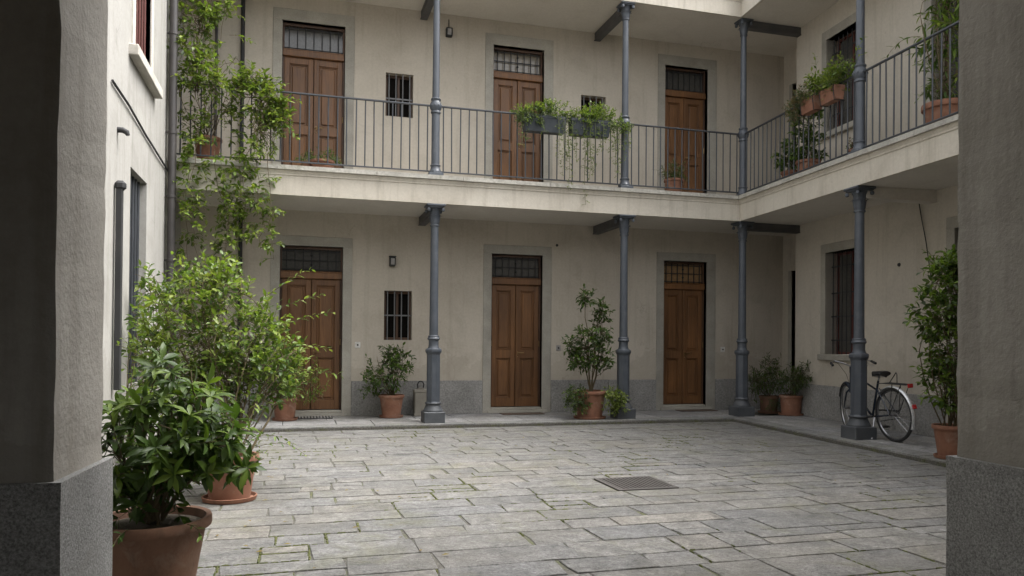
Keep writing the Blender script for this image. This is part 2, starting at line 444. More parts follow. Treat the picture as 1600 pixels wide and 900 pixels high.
for (x0, x1, y0, y1) in rects:
    g = random.uniform(.001, .004); y0 += random.uniform(0, .011) * (random.random() < .5); y1 -= random.uniform(0, .008) * (random.random() < .4); x1 -= random.uniform(0, .010) * (random.random() < .5)
    poly = [(x0 + g, y0 + g), (x1 - g, y0 + g * random.uniform(.6, 1.6)), (x1 - g * random.uniform(.6, 1.6), y1 - g), (x0 + g, y1 - g)]
    sh = random.uniform(-.025, .025); poly[0] = (poly[0][0] + sh, poly[0][1]); poly[1] = (poly[1][0] + sh * .5, poly[1][1])
    sm_ = stone_mesh(poly, -.058, -.12, .0055, .004, .0022)
    cnt += 1
    if cnt <= 296: sm_.build('paving_stone', m_pave, court, recalc=False)
    else: far.add(sm_.v, sm_.f)
    # moss in the joints
    for (ax, ay, bx, by) in ((x0, y0, x1, y0), (x0, y0, x0, y1)):
        L = math.hypot(bx - ax, by - ay); n = int(L / .05)
        ang = math.atan2(by - ay, bx - ax)
        for j in range(n):
            t = (j + .5) / n; px_, py_ = ax + (bx - ax) * t, ay + (by - ay) * t
            mv = mossval(px_, py_) + (.35 if ax == bx else 0)
            if mv + random.uniform(-.5, .5) > 1.15 and py_ > -10.5:
                lump(px_ + random.gauss(0, .003), py_ + random.gauss(0, .003), ang, random.uniform(.025, .05), random.uniform(.004, .009) * (1 + .6 * (mv > 1.2)), random.uniform(.003, .008), -.060)
if far.v: tag(far.build('paving_stone', m_pave, court, recalc=False), kind='stuff')
tag(moss.build('moss', m_moss), 'green and yellow moss growing in the joints between the paving stones', 'moss', kind='stuff')

# walkway under the gallery
wk = MB()
WKpoly = [(LX, .2), (LX, KY), (kerb_x(KY), KY), (kerb_x(-9.7), -9.7), (9.9, -9.7), (9.9, .2)]
wk.prism(WKpoly, -.155, -.022); wk = tag(wk.build('walkway', m_joint), kind='structure')
def slab(poly, z=0., mat=m_walk, name='slab', bot=-.1):
    stone_mesh(poly, z, bot, .002, .004, .0015).build(name, mat, wk, recalc=False)
# rows along the back wall, kerb row first
def rowx(y0, y1, xa, xb, l0, l1, **k):
    x = xa
    while x < xb - .03:
        x1 = min(xb, x + random.uniform(l0, l1))
        if xb - x1 < .3: x1 = xb
        g = .004; slab([(x + g, y0 + g), (x1 - g, y0 + g), (x1 - g, y1 - g), (x + g, y1 - g)], **k); x = x1
kx = kerb_x(KY)
rowx(KY, KY + .30, LX, kx + .30, 1.1, 1.8, mat=m_kerb, name='kerb_stone')
rowx(KY + .30, -.66, LX, 8.0, .55, 1.0); rowx(-.66, .0, LX, 9.4, .55, 1.0)
# right wing: local s (towards camera), t (into wall)
KO = Vector((kerb_x(KY), KY, 0))
def rp(s_, t): p = KO + E_ * s_ + N_ * t; return (p.x, p.y)
def rows(t0, t1, s0, s1, l0, l1, **k):
    s_ = s0
    while s_ < s1 - .03:
        e = min(s1, s_ + random.uniform(l0, l1)); g = .004
        slab([rp(s_ + g, t0 + g), rp(e - g, t0 + g), rp(e - g, t1 - g), rp(s_ + g, t1 - g)][::-1], **k); s_ = e
rows(0, .30, .012, 8.1, 1.1, 1.7, mat=m_kerb, name='kerb_stone')
rows(.30, .96, -.30, 8.1, .6, 1.1); rows(.96, 1.72, -.30, 8.1, .6, 1.1)
# fix winding of the local rows is handled by the two-sided shader

# drain grate
gx0, gx1, gy0, gy1 = GR
g = empty('drain_grate', ((gx0 + gx1) / 2, (gy0 + gy1) / 2, -.06), 0, 'rusty slotted iron drain grate set into the courtyard paving', 'drain grate')
hx, hy = (gx1 - gx0) / 2 - .008, (gy1 - gy0) / 2 - .008
fr = MB()
for a in ((-hx, hx, -hy, -hy + .035), (-hx, hx, hy - .035, hy), (-hx, -hx + .035, -hy + .035, hy - .035), (hx - .035, hx, -hy + .035, hy - .035)): fr.box(*a, -.05, .010, 0, .003)
m_rust = metal_paint('rusty_iron', (.060, .054, .050), (.088, .078, .072), (.10, .065, .042), .7)
fr.build('frame', m_rust, g)
bb = MB(); bb.box(-.011, .011, -hy + .035, hy - .035, -.0015, .008, 0, .002); bar0 = None
for k in range(13):
    loc = (-hx + .035 + (2 * hx - .07) * (k + .5) / 13, 0, 0)
    if bar0 is None: bar0 = bb.build('bar', m_rust, g, loc)
    else: share(bar0, g, loc)
pit_dark = MB(); pit_dark.box(-hx + .02, hx - .02, -hy + .02, hy - .02, -.02, -.002); pit_dark.build('pit_dark', m_shade, g)  # thin black plate over the bed, painted dark like a shaded hole

# ------------------------------------------------------------------ building parts in a facade frame (x right, y into the wall, z up)
def wall(parent, x0, x1, z0, z1, ops, mat, th=.34, name='wall', depth=None):
    xs = sorted({x0, x1, *[o[0] for o in ops], *[o[1] for o in ops]}); zs = sorted({z0, z1, *[o[2] for o in ops], *[o[3] for o in ops]})
    m = MB()
    def isop(i, j):
        cx, cz = (xs[i] + xs[i + 1]) / 2, (zs[j] + zs[j + 1]) / 2
        return any(o[0] < cx < o[1] and o[2] < cz < o[3] for o in ops)
    I, J = len(xs) - 1, len(zs) - 1
    for i in range(I):
        for j in range(J):
            a, b, c, e = xs[i], xs[i + 1], zs[j], zs[j + 1]
            if isop(i, j):
                continue
            m.add([(a, 0, c), (b, 0, c), (b, 0, e), (a, 0, e)], [(0, 1, 2, 3)])
            m.add([(a, th, c), (b, th, c), (b, th, e), (a, th, e)], [(3, 2, 1, 0)])
            for (ii, jj, q) in ((i - 1, j, [(a, 0, c), (a, 0, e), (a, th, e), (a, th, c)]), (i + 1, j, [(b, 0, c), (b, th, c), (b, th, e), (b, 0, e)]),
                                (i, j - 1, [(a, 0, c), (a, th, c), (b, th, c), (b, 0, c)]), (i, j + 1, [(a, 0, e), (b, 0, e), (b, th, e), (a, th, e)])):
                if ii < 0 or jj < 0 or ii >= I or jj >= J or isop(ii, jj): m.add(q, [(0, 1, 2, 3)])
    return m.build(name, mat, parent, recalc=False)

def surround(parent, sl_, sr, x0, x1, z0, z1, zt, thr=True, mat=m_surround):
    for a, b in ((sl_, x0), (x1, sr)):
        k = MB(); k.box(a, b, -.018, .17, z0 if not thr else 0 + z0, z1, 0, .004); k.build('door_jamb', mat, parent)
    k = MB(); k.box(sl_, sr, -.018, .17, z1, zt, 0, .004); k.build('door_lintel', mat, parent)
    if thr:
        k = MB(); k.box(x0 - .06, x1 + .10, -.06, .20, z0, z0 + .05, 0, .006); k.build('threshold', mat, parent)
        k = MB(); k.box(x0 + .001, x1 - .001, .0, .20, z0 + .05, z0 + .095, 0, .006); k.build('threshold', mat, parent)

def door(parent, x0, x1, z0, z1, zrail0, zrail1, label=None, glass=m_glass, lever=True, cross=True):
    """double panelled door under a barred transom"""
    D = MB()
    fy0, fy1 = .085, .165
    D.box(x0 + .002, x0 + .032, fy0, fy1, z0, z1, 0, .003); D.box(x1 - .032, x1 - .002, fy0, fy1, z0, z1, 0, .003)
    D.box(x0 + .032, x1 - .032, fy0, fy1, z1 - .045, z1 - .002, 0, .003)
    D.box(x0 + .002, x1 - .002, .17, .20, z0, z1 - .002)  # unseen backing added to block light through the gap between the leaves
    dr = D.build('door', m_wood_dark, parent)
    if label: dr['label'] = label
    k = MB(); k.box(x0 + .004, x1 - .004, .045, .16, zrail0, zrail1, 0, .008); k.box(x0 + .01, x1 - .01, .06, .15, zrail1, zrail1 + .02, 0, .004); k.build('transom_rail', m_wood, dr)
    k = MB(); k.box(x0 + .03, x1 - .03, .15, .158, zrail1 + .02, z1 - .04); k.build('pane', glass, dr)
    # transom sash bars of wood + iron grille in front
    zt0, zt1 = zrail1 + .02, z1 - .045
    nb = 7; b0 = None
    k = MB(); k.box(-.008, .008, -.008, .008, 0, zt1 - zt0, 0, .002)
    for j in range(nb):
        loc = (x0 + .04 + (x1 - x0 - .08) * (j + .5) / nb, .095, zt0)
        if b0 is None: b0 = k.build('grille_bar', m_dark, dr, loc)
        else: share(b0, dr, loc)
    k = MB()
    zz = [zt0 + .03, zt1 - .03] + ([(zt0 + zt1) / 2] if cross else [])
    for z in zz: k.box(x0 + .032, x1 - .032, .108, .12, z - .007, z + .007)
    xm = (x0 + x1) / 2
    if cross:
        for z in (zt0 + (zt1 - zt0) * .3, zt0 + (zt1 - zt0) * .72):
            k.lathe([(.002, -.03), (.016, -.012), (.022, 0), (.016, .012), (.002, .03)], 8, c=(xm, .095, z))
    k.build('grille_rail', m_dark, dr)
    # leaves
    for sd in (0, 1):
        a, b = (x0 + .036, xm - .005) if sd == 0 else (xm + .005, x1 - .036)
        L = MB(); y0, y1 = .100, .16; st = .085; h = zrail0 - z0
        r0, r1, r2 = z0 + .012, z0 + .17, z0 + h * .40
        L.box(a, a + st, y0, y1, r0, zrail0 - .003, 0, .003); L.box(b - st, b, y0, y1, r0, zrail0 - .003, 0, .003)
        L.box(a + st, b - st, y0 + .001, y1, r0, r1, 0, .003); L.box(a + st, b - st, y0 + .001, y1, r2, r2 + .15, 0, .003)
        L.box(a + st, b - st, y0 + .001, y1, zrail0 - .11, zrail0 - .003, 0, .003)
        if sd == 1: L.box(a + .004, a + .034, y0 - .014, y0 - .0005, r0, zrail0 - .003, 0, .004)
        L.build('door_leaf', m_wood, dr)
        for za, zb in ((r1, r2), (r2 + .15, zrail0 - .11)):
            p = MB(); p.box(a + st + .001, b - st - .001, y0 + .036, y1 - .003, za + .001, zb - .001)
            # moulding and raised field
            for q in ((a + st, a + st + .018, za, zb), (b - st - .018, b - st, za, zb), (a + st + .018, b - st - .018, za, za + .018), (a + st + .018, b - st - .018, zb - .018, zb)):
                p.box(q[0] + .0005, q[1] - .0005, y0 + .018, y0 + .0365, q[2] + .0005, q[3] - .0005, 0, .006)
            p.box(a + st + .040, b - st - .040, y0 + .014, y0 + .037, za + .040, zb - .040, 0, .012)
            p.build('door_panel', m_wood, dr)
    if lever:
        k = MB(); hx_ = xm + .045; hz = z0 + .98
        k.box(hx_ - .013, hx_ + .013, .097, .104, hz - .03, hz + .03, 0, .002)
        k.tube([(hx_, .10, hz), (hx_, .055, hz), (hx_ + .012, .05, hz), (hx_ + .11, .052, hz + .002)], .009, 8)
        k.lathe([(.001, -.006), (.011, -.004), (.011, .004), (.001, .006)], 10, c=(hx_, .094, hz - .07))
        k.build('handle', m_brass, dr)
        for xx in (x0 + .028, x1 - .028):
            k = MB(); k.tube([(xx, .08, z0 + 1.10), (xx, .08, z0 + 1.20)], .008, 8); k.build('hinge', m_brass, dr)
    return dr

def window(parent, x0, x1, z0, z1, nbars, hz, frame_mat, dep=.13, label=None, bar_mat=m_dark, glass=m_glass, fr=.045, mull=True, bar_y=.05, br=.009):
    F_ = MB()
    for q in ((x0 + .002, x0 + fr, z0, z1), (x1 - fr, x1 - .002, z0, z1), (x0 + fr, x1 - fr, z0 + .002, z0 + fr), (x0 + fr, x1 - fr, z1 - fr, z1 - .002)):
        F_.box(q[0], q[1], dep, dep + .05, q[2], q[3], 0, .003)
    if mull: F_.box((x0 + x1) / 2 - .02, (x0 + x1) / 2 + .02, dep + .004, dep + .05, z0 + fr, z1 - fr, 0, .003)
    w = F_.build('window', frame_mat, parent)
    if label: w['label'] = label
    k = MB(); k.box(x0 + fr - .004, x1 - fr + .004, dep + .028, dep + .036, z0 + fr - .004, z1 - fr + .004); k.build('pane', glass, w)
    k = MB(); k.tube([(0, 0, z0 + .002), (0, 0, z1 - .002)], br, 6); b0 = None
    for j in range(nbars):
        loc = (x0 + (x1 - x0) * (j + .5 + (0)) / nbars, bar_y, 0)
        if b0 is None: b0 = k.build('bar', bar_mat, w, loc)
        else: share(b0, w, loc)
    for z in hz:
        k = MB(); k.box(x0 + .001, x1 - .001, bar_y + br, bar_y + br + .008, z - .012, z + .012); k.build('cross_bar', bar_mat, w)
    return w

def dado(parent, segs, h, mat=m_dado, y=-.026, z0=.0):
    for x0, x1 in segs:
        n = max(1, round((x1 - x0) / 1.15)); x = x0
        for k in range(n):
            xe = x0 + (x1 - x0) * (k + 1) / n + (random.uniform(-.08, .08) if k < n - 1 else 0)
            b = MB(); b.box(x + .003, xe - .003, y, .02, z0, h + random.uniform(-.002, .002), 0, .005); b.build('dado_slab', mat, parent); x = xe

# ---- back building
BB = empty('residential_building', (0, 0, 0), 0, 'ochre plastered building along the back of the courtyard with three wooden doors on each floor', 'building')
doors = [(-.231, .79, -.381, .943), (3.39, 4.342, 3.247, 4.541), (6.776, 7.687, 6.633, 7.928)]
doors = [(a, b, a - .15, b + .155 + .02 * i) for i, (a, b, c, e) in enumerate(doors)]
ops = []
for a, b, c, e in doors: ops += [(a, b, 0, 2.85), (a, b, Z1, 6.595)]
SW = [(1.49, 1.97, 1.29, 2.14), (1.48, 1.955, 5.15, 5.9), (5.07, 5.56, 5.12, 5.86)]
ops += SW
wall(BB, LX - .3, 9.74, -.15, 8.0, ops, m_back)
lblL = ['ground-floor wooden double door behind the big leafy shrub', 'ground-floor wooden double door between two columns', 'ground-floor wooden double door nearest the inner corner']
lblU = ['upper wooden double door nearest the climbing vine', 'upper wooden double door behind the hanging flower boxes', 'upper wooden double door with small pot before it']
for i, (a, b, c, e) in enumerate(doors):
    surround(BB, c, e, a, b, 0, 2.85, 3.01)
    door(BB, a, b, .095, 2.85, 2.31, 2.415, lblL[i], glass=(m_curtain, m_glass, m_warm)[i] if i == 2 else m_glass)
    surround(BB, c, e, a, b, Z1, 6.595, 6.79, thr=False)
    door(BB, a, b, Z1 + .01, 6.595, 6.03, 6.135, lblU[i], glass=m_curtain if i == 1 else m_glass, cross=(i == 1))
for i, (a, b, c, e) in enumerate(SW):
    window(BB, a, b, c, e, 4, [c + (e - c) * .5] if i == 0 else [c + (e - c) * .42], m_wood_dark, label=('small barred ground-floor window', 'small barred upper window between two doors', 'small barred upper window behind hanging plants')[i], bar_mat=m_bar, br=.010, bar_y=.02, glass=m_shade)
dado(BB, [(LX, doors[0][2]), (doors[0][3], doors[1][2]), (doors[1][3], doors[2][2]), (doors[2][3], 9.4)], .585)

# ---- right building
RB = empty('residential_building', WR0, RA, 'cream plastered building on the right side of the courtyard with barred windows', 'building')
rops = [(.92, 1.76, 1.11, 2.84), (.92, 1.76, 4.90, 6.50), (3.80, 4.8, 0, 2.86), (3.36, 4.3, Z1, 6.55)]
wall(RB, 0, 9.3, -.15, 8.0, rops, m_right)
for zb, zt, b in ((1.11, 2.84, 2.99), (4.90, 6.50, 6.66)):
    for a, e in ((.79, .92), (1.76, 1.89)):
        k = MB(); k.box(a, e, -.018, .2, zb, zt, 0, .004); k.build('window_jamb', m_surround, RB)
    k = MB(); k.box(.79, 1.89, -.018, .2, zt, b, 0, .004); k.build('window_lintel', m_surround, RB)
    k = MB(); k.box(.76, 1.92, -.06, .2, zb - .10, zb - .001, 0, .008); k.build('window_sill', m_surround, RB)
window(RB, .92, 1.76, 1.11, 2.84, 7, [1.35, 1.75, 2.15, 2.6], m_brownred, dep=.2, label='tall barred ground-floor window with stone surround', bar_y=.10)
window(RB, .92, 1.76, 4.90, 6.50, 7, [5.2, 5.7, 6.25], m_brownred, dep=.2, label='tall barred upper window behind the terracotta boxes', bar_y=.10)
surround(RB, 3.65, 4.95, 3.80, 4.8, 0, 2.86, 3.02)
door(RB, 3.80, 4.8, .095, 2.86, 2.31, 2.415, 'dark wooden door beside the tall climber')
surround(RB, 3.21, 4.45, 3.36, 4.3, Z1, 6.55, 6.70, thr=False)
window(RB, 3.36, 4.3, Z1 + .01, 6.55, 7, [4.6, 5.4, 6.2], m_wood_dark, dep=.2, label='dark upper balcony window', bar_y=.1)
dado(RB, [(.0, 3.65), (4.95, 9.0)], .575)
# recessed return wall in the inner corner (its own frame inside the same building)
inv = (Matrix.Translation(WR0) @ Matrix.Rotation(RA, 4, 'Z')).inverted()
def in_rb(o, x, y, rz):
    o.matrix_local = inv @ (Matrix.Translation((x, y, 0)) @ Matrix.Rotation(rz, 4, 'Z'))
def wall_at(x, y, rz, x0, x1, ops_):
    o = wall(RB, x0, x1, -.15, 8.0, ops_, m_right, th=.2, name='return_wall'); in_rb(o, x, y, rz); return o
wall_at(9.4, 0, -math.pi / 2, 0, 1.3, [(.30, 1.1, 0, 2.72), (.30, 1.1, Z1, 6.4)])
wall_at(8.86, -1.19, math.pi, -.55, .02, [])
for z0, z1 in ((0.0, 2.72), (Z1, 6.4)):
    k = MB(); k.box(.302, 1.098, .09, .14, z0 + .01, z1 - .01, 0, .003)
    o = k.build('door_leaf', m_wood_dark, RB); in_rb(o, 9.4, 0, -math.pi / 2)
    for a, e in ((.20, .30), ):
        k = MB(); k.box(a, e, -.02, .1, z0, z1, 0, .004); o = k.build('door_jamb', m_surround, RB); in_rb(o, 9.4, 0, -math.pi / 2)
k = MB(); k.box(.0, .20, -.026, .02, 0, .575, 0, .004); o = k.build('dado_slab', m_dado, RB); in_rb(o, 9.4, 0, -math.pi / 2)

# ---- left building
LB = empty('residential_building', (LX, 0, 0), math.pi / 2, 'whitewashed building on the left side with a red barred window above a stone sill', 'building')
lops = [(-3.86, -2.86, 4.50, 6.7), (-3.94, -2.96, .75, 3.19)]
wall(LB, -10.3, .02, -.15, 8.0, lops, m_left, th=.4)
window(LB, -3.86, -2.86, 4.50, 6.7, 6, [4.75, 5.2, 5.65, 6.1], m_brownred, dep=.12, label='upper window with red-brown frame and bars', bar_mat=m_brownred, bar_y=.05, br=.013, fr=.09, glass=m_curtain)
window(LB, -3.94, -2.96, .75, 3.19, 6, [1.2, 1.8, 2.4, 2.95], m_wood_dark, dep=.17, label='ground-floor window with blue-grey bars', bar_mat=m_rail, bar_y=.08, br=.016)
k = MB(); k.box(-4.12, -2.50, -.10, .16, 4.38, 4.50, 0, .008); k.build('window_sill', m_sill, LB)
for a, e in ((-3.99, -3.86), (-2.86, -2.73)):
    k = MB(); k.box(a, e, -.02, .18, 4.502, 6.7, 0, .004); k.build('window_jamb', m_sill, LB)
k = MB(); k.box(-3.99, -2.73, -.02, .18, 6.7, 6.85, 0, .004); k.build('window_lintel', m_sill, LB)

# ---- entrance building with the archway the camera looks through
EB = empty('entrance_building', (0, -10.2, 0), 0, 'dark entrance passage with rough plaster piers on granite bases framing the courtyard', 'building')
def rough_prism(poly, z0, z1, dz, j, jxy=.0):
    n = max(1, int((z1 - z0) / dz)); N = len(poly); vs = []
    cx = sum(p[0] for p in poly) / N; cy = sum(p[1] for p in poly) / N
    for i in range(n + 1):
        for (x, y) in poly: vs.append((x + random.gauss(0, j), y + random.gauss(0, j), z0 + (z1 - z0) * i / n))
    fs = [(i * N + k, i * N + (k + 1) % N, (i + 1) * N + (k + 1) % N, (i + 1) * N + k) for i in range(n) for k in range(N)]
    fs += [tuple(range(N))[::-1], tuple(n * N + k for k in range(N))]
    m = MB(); m.add(vs, fs); return m
def E(p): return (p[0], p[1] + 10.2)
lp = [(-3.4, -10.36), (-.775, -10.36), (-.735, -9.86), (-3.4, -9.80)]
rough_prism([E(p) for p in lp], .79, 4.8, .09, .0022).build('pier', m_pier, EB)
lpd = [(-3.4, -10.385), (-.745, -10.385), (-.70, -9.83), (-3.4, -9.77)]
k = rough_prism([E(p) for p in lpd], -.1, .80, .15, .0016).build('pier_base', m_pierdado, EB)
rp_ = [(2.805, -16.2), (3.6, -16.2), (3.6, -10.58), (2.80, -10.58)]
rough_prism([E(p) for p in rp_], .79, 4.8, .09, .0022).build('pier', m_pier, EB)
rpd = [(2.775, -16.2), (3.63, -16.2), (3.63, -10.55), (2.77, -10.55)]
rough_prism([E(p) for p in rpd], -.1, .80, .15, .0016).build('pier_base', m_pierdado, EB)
k = MB(); k.box(3.6, 9.3, -.35, .25, -.1, 4.8); k.build('wall', m_pier, EB)
k = MB(); k.box(-3.4, 9.3, -.38, .38, 4.8, 5.15); k.build('wall', m_right, EB)
k = MB(); k.box(-3.4, 3.6, -6.0, -.38, 4.8, 5.0); k.build('passage_ceiling', m_pier, EB)
k = MB(); k.box(-3.4, -3.1, -6.0, -.2, -.1, 4.8); k.build('passage_wall', m_pier, EB)
for q in ((-3.4, -.3, -.1, 5.0), (1.5, 3.6, -.1, 5.0), (-.3, 1.5, 3.0, 5.0)):  # unseen street end, its opening added and sized to light the pier front
    k = MB(); k.box(q[0], q[1], -6.2, -6.0, q[2], q[3]); k.build('passage_wall', m_pier, EB)

# ------------------------------------------------------------------ galleries
FO = .135                                         # fascia stands this far in front of the column line
YF = C3.y - FO
def K_at(off):                                     # mitred inner corner for an offset from the column line
    y = C3.y - off; s_ = (C3.y - off * N_.y - y) / .9975
    p = C3 + E_ * s_ - N_ * off; return Vector((p.x, y, 0))
def endp(off, s_=8.25): p = C3 + E_ * s_ - N_ * off; return Vector((p.x, p.y, 0))
def sweep(prof, z, m):
    """profile of (offset, dz) closed, along back edge and right edge, mitred at the corner"""
    n = len(prof); vs = []
    for st in range(3):
        for off, dz in prof:
            p = Vector((LX + .001, C3.y - off, 0)) if st == 0 else K_at(off) if st == 1 else endp(off)
            vs.append((p.x, p.y, z + dz))
    fs = [(i * n + k, i * n + (k + 1) % n, (i + 1) * n + (k + 1) % n, (i + 1) * n + k) for i in range(2) for k in range(n)]
    fs += [tuple(range(n))[::-1], tuple(2 * n + k for k in range(n))]
    m.add(vs, fs)
def gallery(zc, zf, label, name='gallery', cb=True):
    G = empty(name, (0, 0, 0), 0, label, 'balcony')
    k = MB(); o = FO - .02
    rw = WR0 + N_ * .01; re = WR0 + E_ * 7.2 + N_ * .01
    k.prism([(LX - .01, .01), (LX - .01, C3.y - o), tuple(K_at(o)[:2]), tuple(endp(o)[:2]), tuple(re[:2]), tuple(rw[:2]), (9.41, -1.2), (9.41, .01)], zc + .004, zf - .075)
    k.build('slab', m_ceil, G)
    k = MB(); h = zf - .07 - zc
    sweep([(FO, 0), (FO, h - .085), (FO + .012, h - .075), (FO + .012, h - .055), (FO + .03, h - .02), (FO + .03, h), (FO - .05, h), (FO - .05, 0)], zc, k)
    k.build('fascia', m_fascia, G)
    # cap stones along the edge
    o0, o1 = FO + .065, -.16
    def piece(a0, a1, b1, b0):
        q = MB(); c = sum((Vector(p) for p in (a0, a1, b1, b0)), Vector()) / 4
        P = [Vector(p) + (c - Vector(p)).normalized() * .004 for p in (a0, a1, b1, b0)]
        q.prism([(p.x, p.y) for p in P], zf - .07, zf - .006); lo = len(q.v)
        q.v = [(x, y, z + random.gauss(0, .0012)) for x, y, z in q.v]
        q.build('cap_stone', m_cap, G)
    x = LX; ka, kb = K_at(o0), K_at(o1)
    while x < kb.x:
        xe = x + random.uniform(1.2, 1.7); last = xe > ka.x - .5
        a1 = ka if last else Vector((xe, C3.y - o0, 0)); b1 = kb if last else Vector((xe, C3.y - o1, 0))
        piece((x, C3.y - o0, 0), a1, b1, (x, C3.y - o1, 0))
        if last: break
        x = xe
    s_ = .3; pa, pb = ka, kb
    while s_ < 8.2:
        s_ = min(8.25, s_ + random.uniform(1.2, 1.7)); a, b = endp(o0, s_), endp(o1, s_); piece(pa, a, b, pb); pa, pb = a, b
    return G
G1 = gallery(ZC, Z1, 'first-floor gallery slab with pale fascia and worn edge stones running round the courtyard')
G2 = gallery(Z2C, Z2, 'second-floor gallery slab overhead at the top of the picture')
# beams from column to wall
def beam(G, p, q, z, w, h, mat):
    p, q = Vector(p), Vector(q); L = (q - p).length; k = MB()
    k.box(0, L, -w / 2, w / 2, -h, 0, 0, .004); k.box(0, L, -w / 2 - .012, w / 2 + .012, -h - .012, -h + .004, 0, .003)
    k.build('beam', mat, G, (p.x, p.y, z), (0, 0, math.atan2(q.y - p.y, q.x - p.x)))
CX = [2.127, 5.376, 7.66]
C4 = C3 + E_ * 3.21
for G, z in ((G1, ZC), (G2, Z2C)):
    for x in CX[:2]: beam(G, (x, C3.y + .05, 0), (x, -.002, 0), z + .003, .10, .14, m_beam)
    tt = 1.13
    beam(G, C3 + Vector((.05, 0, 0)), C3 + Vector((1.17, 0, 0)), z + .003, .10, .13, m_beam)
    w4 = C4 + N_ * 1.155; beam(G, C4 + N_ * .05, w4, z + .003, .16, .15, m_ceil)

# ------------------------------------------------------------------ columns
def oct_(m, prof, c=(0, 0, 0)): m.lathe(prof, 8, sm=False, rot=.5, c=c)
def capital(name, parent, z0, z1, r0, r1, ab, mat):
    m = MB(); h = z1 - z0
    m.lathe([(r0, 0), (r0 + .012, .0), (r0 + .016, .012), (r0 + .012, .024), (r0, .026), (r0 + .002, h * .45), (r0 + .02, h * .75), (r1, h * .86), (r1, h * .9)], 20, c=(0, 0, z0))
    m.box(-ab * .86, ab * .86, -ab * .86, ab * .86, z0 + h * .84, z0 + h * .9, 0, .006)
    m.box(-ab, ab, -ab, ab, z0 + h * .9, z1, 0, .008)
    for tier, (zb, zh, n, off) in enumerate(((.12, .42, 8, 0), (.40, .40, 8, .5))):
        for k in range(n):
            a = 2 * math.pi * (k + off) / n; ca, sa = math.cos(a), math.sin(a); vs = []
            prof = [(r0 + .004, 0, .022), (r0 + .012, .35, .030), (r0 + .018, .7, .028), (r0 + .038, .92, .020), (r0 + .052, .86, .008)]
            for rr, t, w in prof:
                z = z0 + h * (zb + zh * t)
                for sg in (-1, 0, 1):
                    rad = rr + (.007 if sg == 0 else 0)
                    vs.append((ca * rad - sa * w * sg, sa * rad + ca * w * sg, z))
            m.add(vs, [(i * 3 + j, i * 3 + j + 1, (i + 1) * 3 + j + 1, (i + 1) * 3 + j) for i in range(4) for j in range(2)], 0, True)
    for k in range(4):   # corner volutes
        a = math.pi / 4 + k * math.pi / 2; rr = ab * 1.06
        m.lathe([(.001, -.03), (.022, -.022), (.028, 0), (.022, .022), (.001, .03)], 8, c=(rr * math.cos(a), rr * math.sin(a), z0 + h * .74))
    return m.build(name, mat, parent)
def lower_column(loc, label, rz=0):
    c = empty('iron_column', loc, rz, label, 'column', 'cast iron columns carrying the galleries')
    m = MB(); m.box(-.165, .165, -.165, .165, -.01, .17, 0, .010); m.build('plinth', m_ironw, c)
    m = MB(); m.lathe([(.155, .17), (.158, .185), (.150, .20), (.135, .225), (.118, .265), (.112, .285), (.128, .29), (.130, .305), (.122, .315)], 24)
    m.build('base_moulding', m_ironw, c)
    m = MB(); oct_(m, [(.112, .315), (.106, .33), (.106, 1.06), (.112, 1.08)])
    for k in range(8):   # raised arched panel on each face
        T = Matrix.Rotation(k * math.pi / 4, 4, 'Z')
        for q in ((-.030, -.026, .37, 1.0), (.026, .030, .37, 1.0), (-.030, .030, 1.0, 1.006), (-.030, .030, .366, .372)):
            m.box(.095, .1005, q[0], q[1], q[2], q[3], 0, 0, T)
    m.build('pedestal', m_iron, c)
    m = MB(); oct_(m, [(.112, 1.08), (.128, 1.10), (.133, 1.125), (.128, 1.15), (.105, 1.165)])
    m.lathe([(.098, 1.16), (.085, 1.185), (.079, 1.22), (.080, 1.29), (.094, 1.30), (.100, 1.315), (.094, 1.33), (.086, 1.34), (.090, 1.352), (.084, 1.365), (.072, 1.37)], 24)
    m.build('collar', m_iron, c)
    m = MB(); m.lathe([(.070, 1.365), (.068, 1.8), (.061, 3.10)], 24); m.build('shaft', m_iron, c)
    capital('capital', c, 3.09, ZC - .001, .062, .115, .150, m_iron)
    return c
def upper_column(loc, label, rz=0):
    c = empty('iron_column', loc, rz, label, 'column', 'cast iron columns carrying the galleries')
    m = MB(); m.box(-.115, .115, -.115, .115, -.008, .055, 0, .005); m.lathe([(.112, .055), (.110, .085)], 8, sm=False, rot=.5)
    m.lathe([(.098, .085), (.085, .105), (.074, .14), (.072, .165), (.082, .17), (.084, .185), (.070, .195)], 24); m.build('plinth', m_iron, c)
    m = MB(); m.lathe([(.066, .19), (.064, 1.02)], 20); m.build('lower_shaft', m_iron, c)
    m = MB(); m.lathe([(.064, 1.0), (.078, 1.01), (.080, 1.03), (.070, 1.045), (.076, 1.06), (.092, 1.09), (.096, 1.125), (.090, 1.16), (.074, 1.19), (.068, 1.205), (.078, 1.215), (.080, 1.235), (.066, 1.25), (.052, 1.255)], 24)
    for k in range(10):
        a = 2 * math.pi * k / 10; m.lathe([(.001, -.022), (.012, -.012), (.014, 0), (.012, .012), (.001, .022)], 6, c=(.092 * math.cos(a), .092 * math.sin(a), 1.125))
    m.build('collar', m_iron, c)
    H = Z2C - Z1
    m = MB(); m.lathe([(.058, 1.25), (.050, H - .27)], 20); m.build('shaft', m_iron, c)
    capital('capital', c, H - .275, H - .001, .050, .092, .125, m_iron)
    return c
cl = lower_column((CX[0], C3.y, 0), 'ground-floor grey iron column beside the small weathered container')
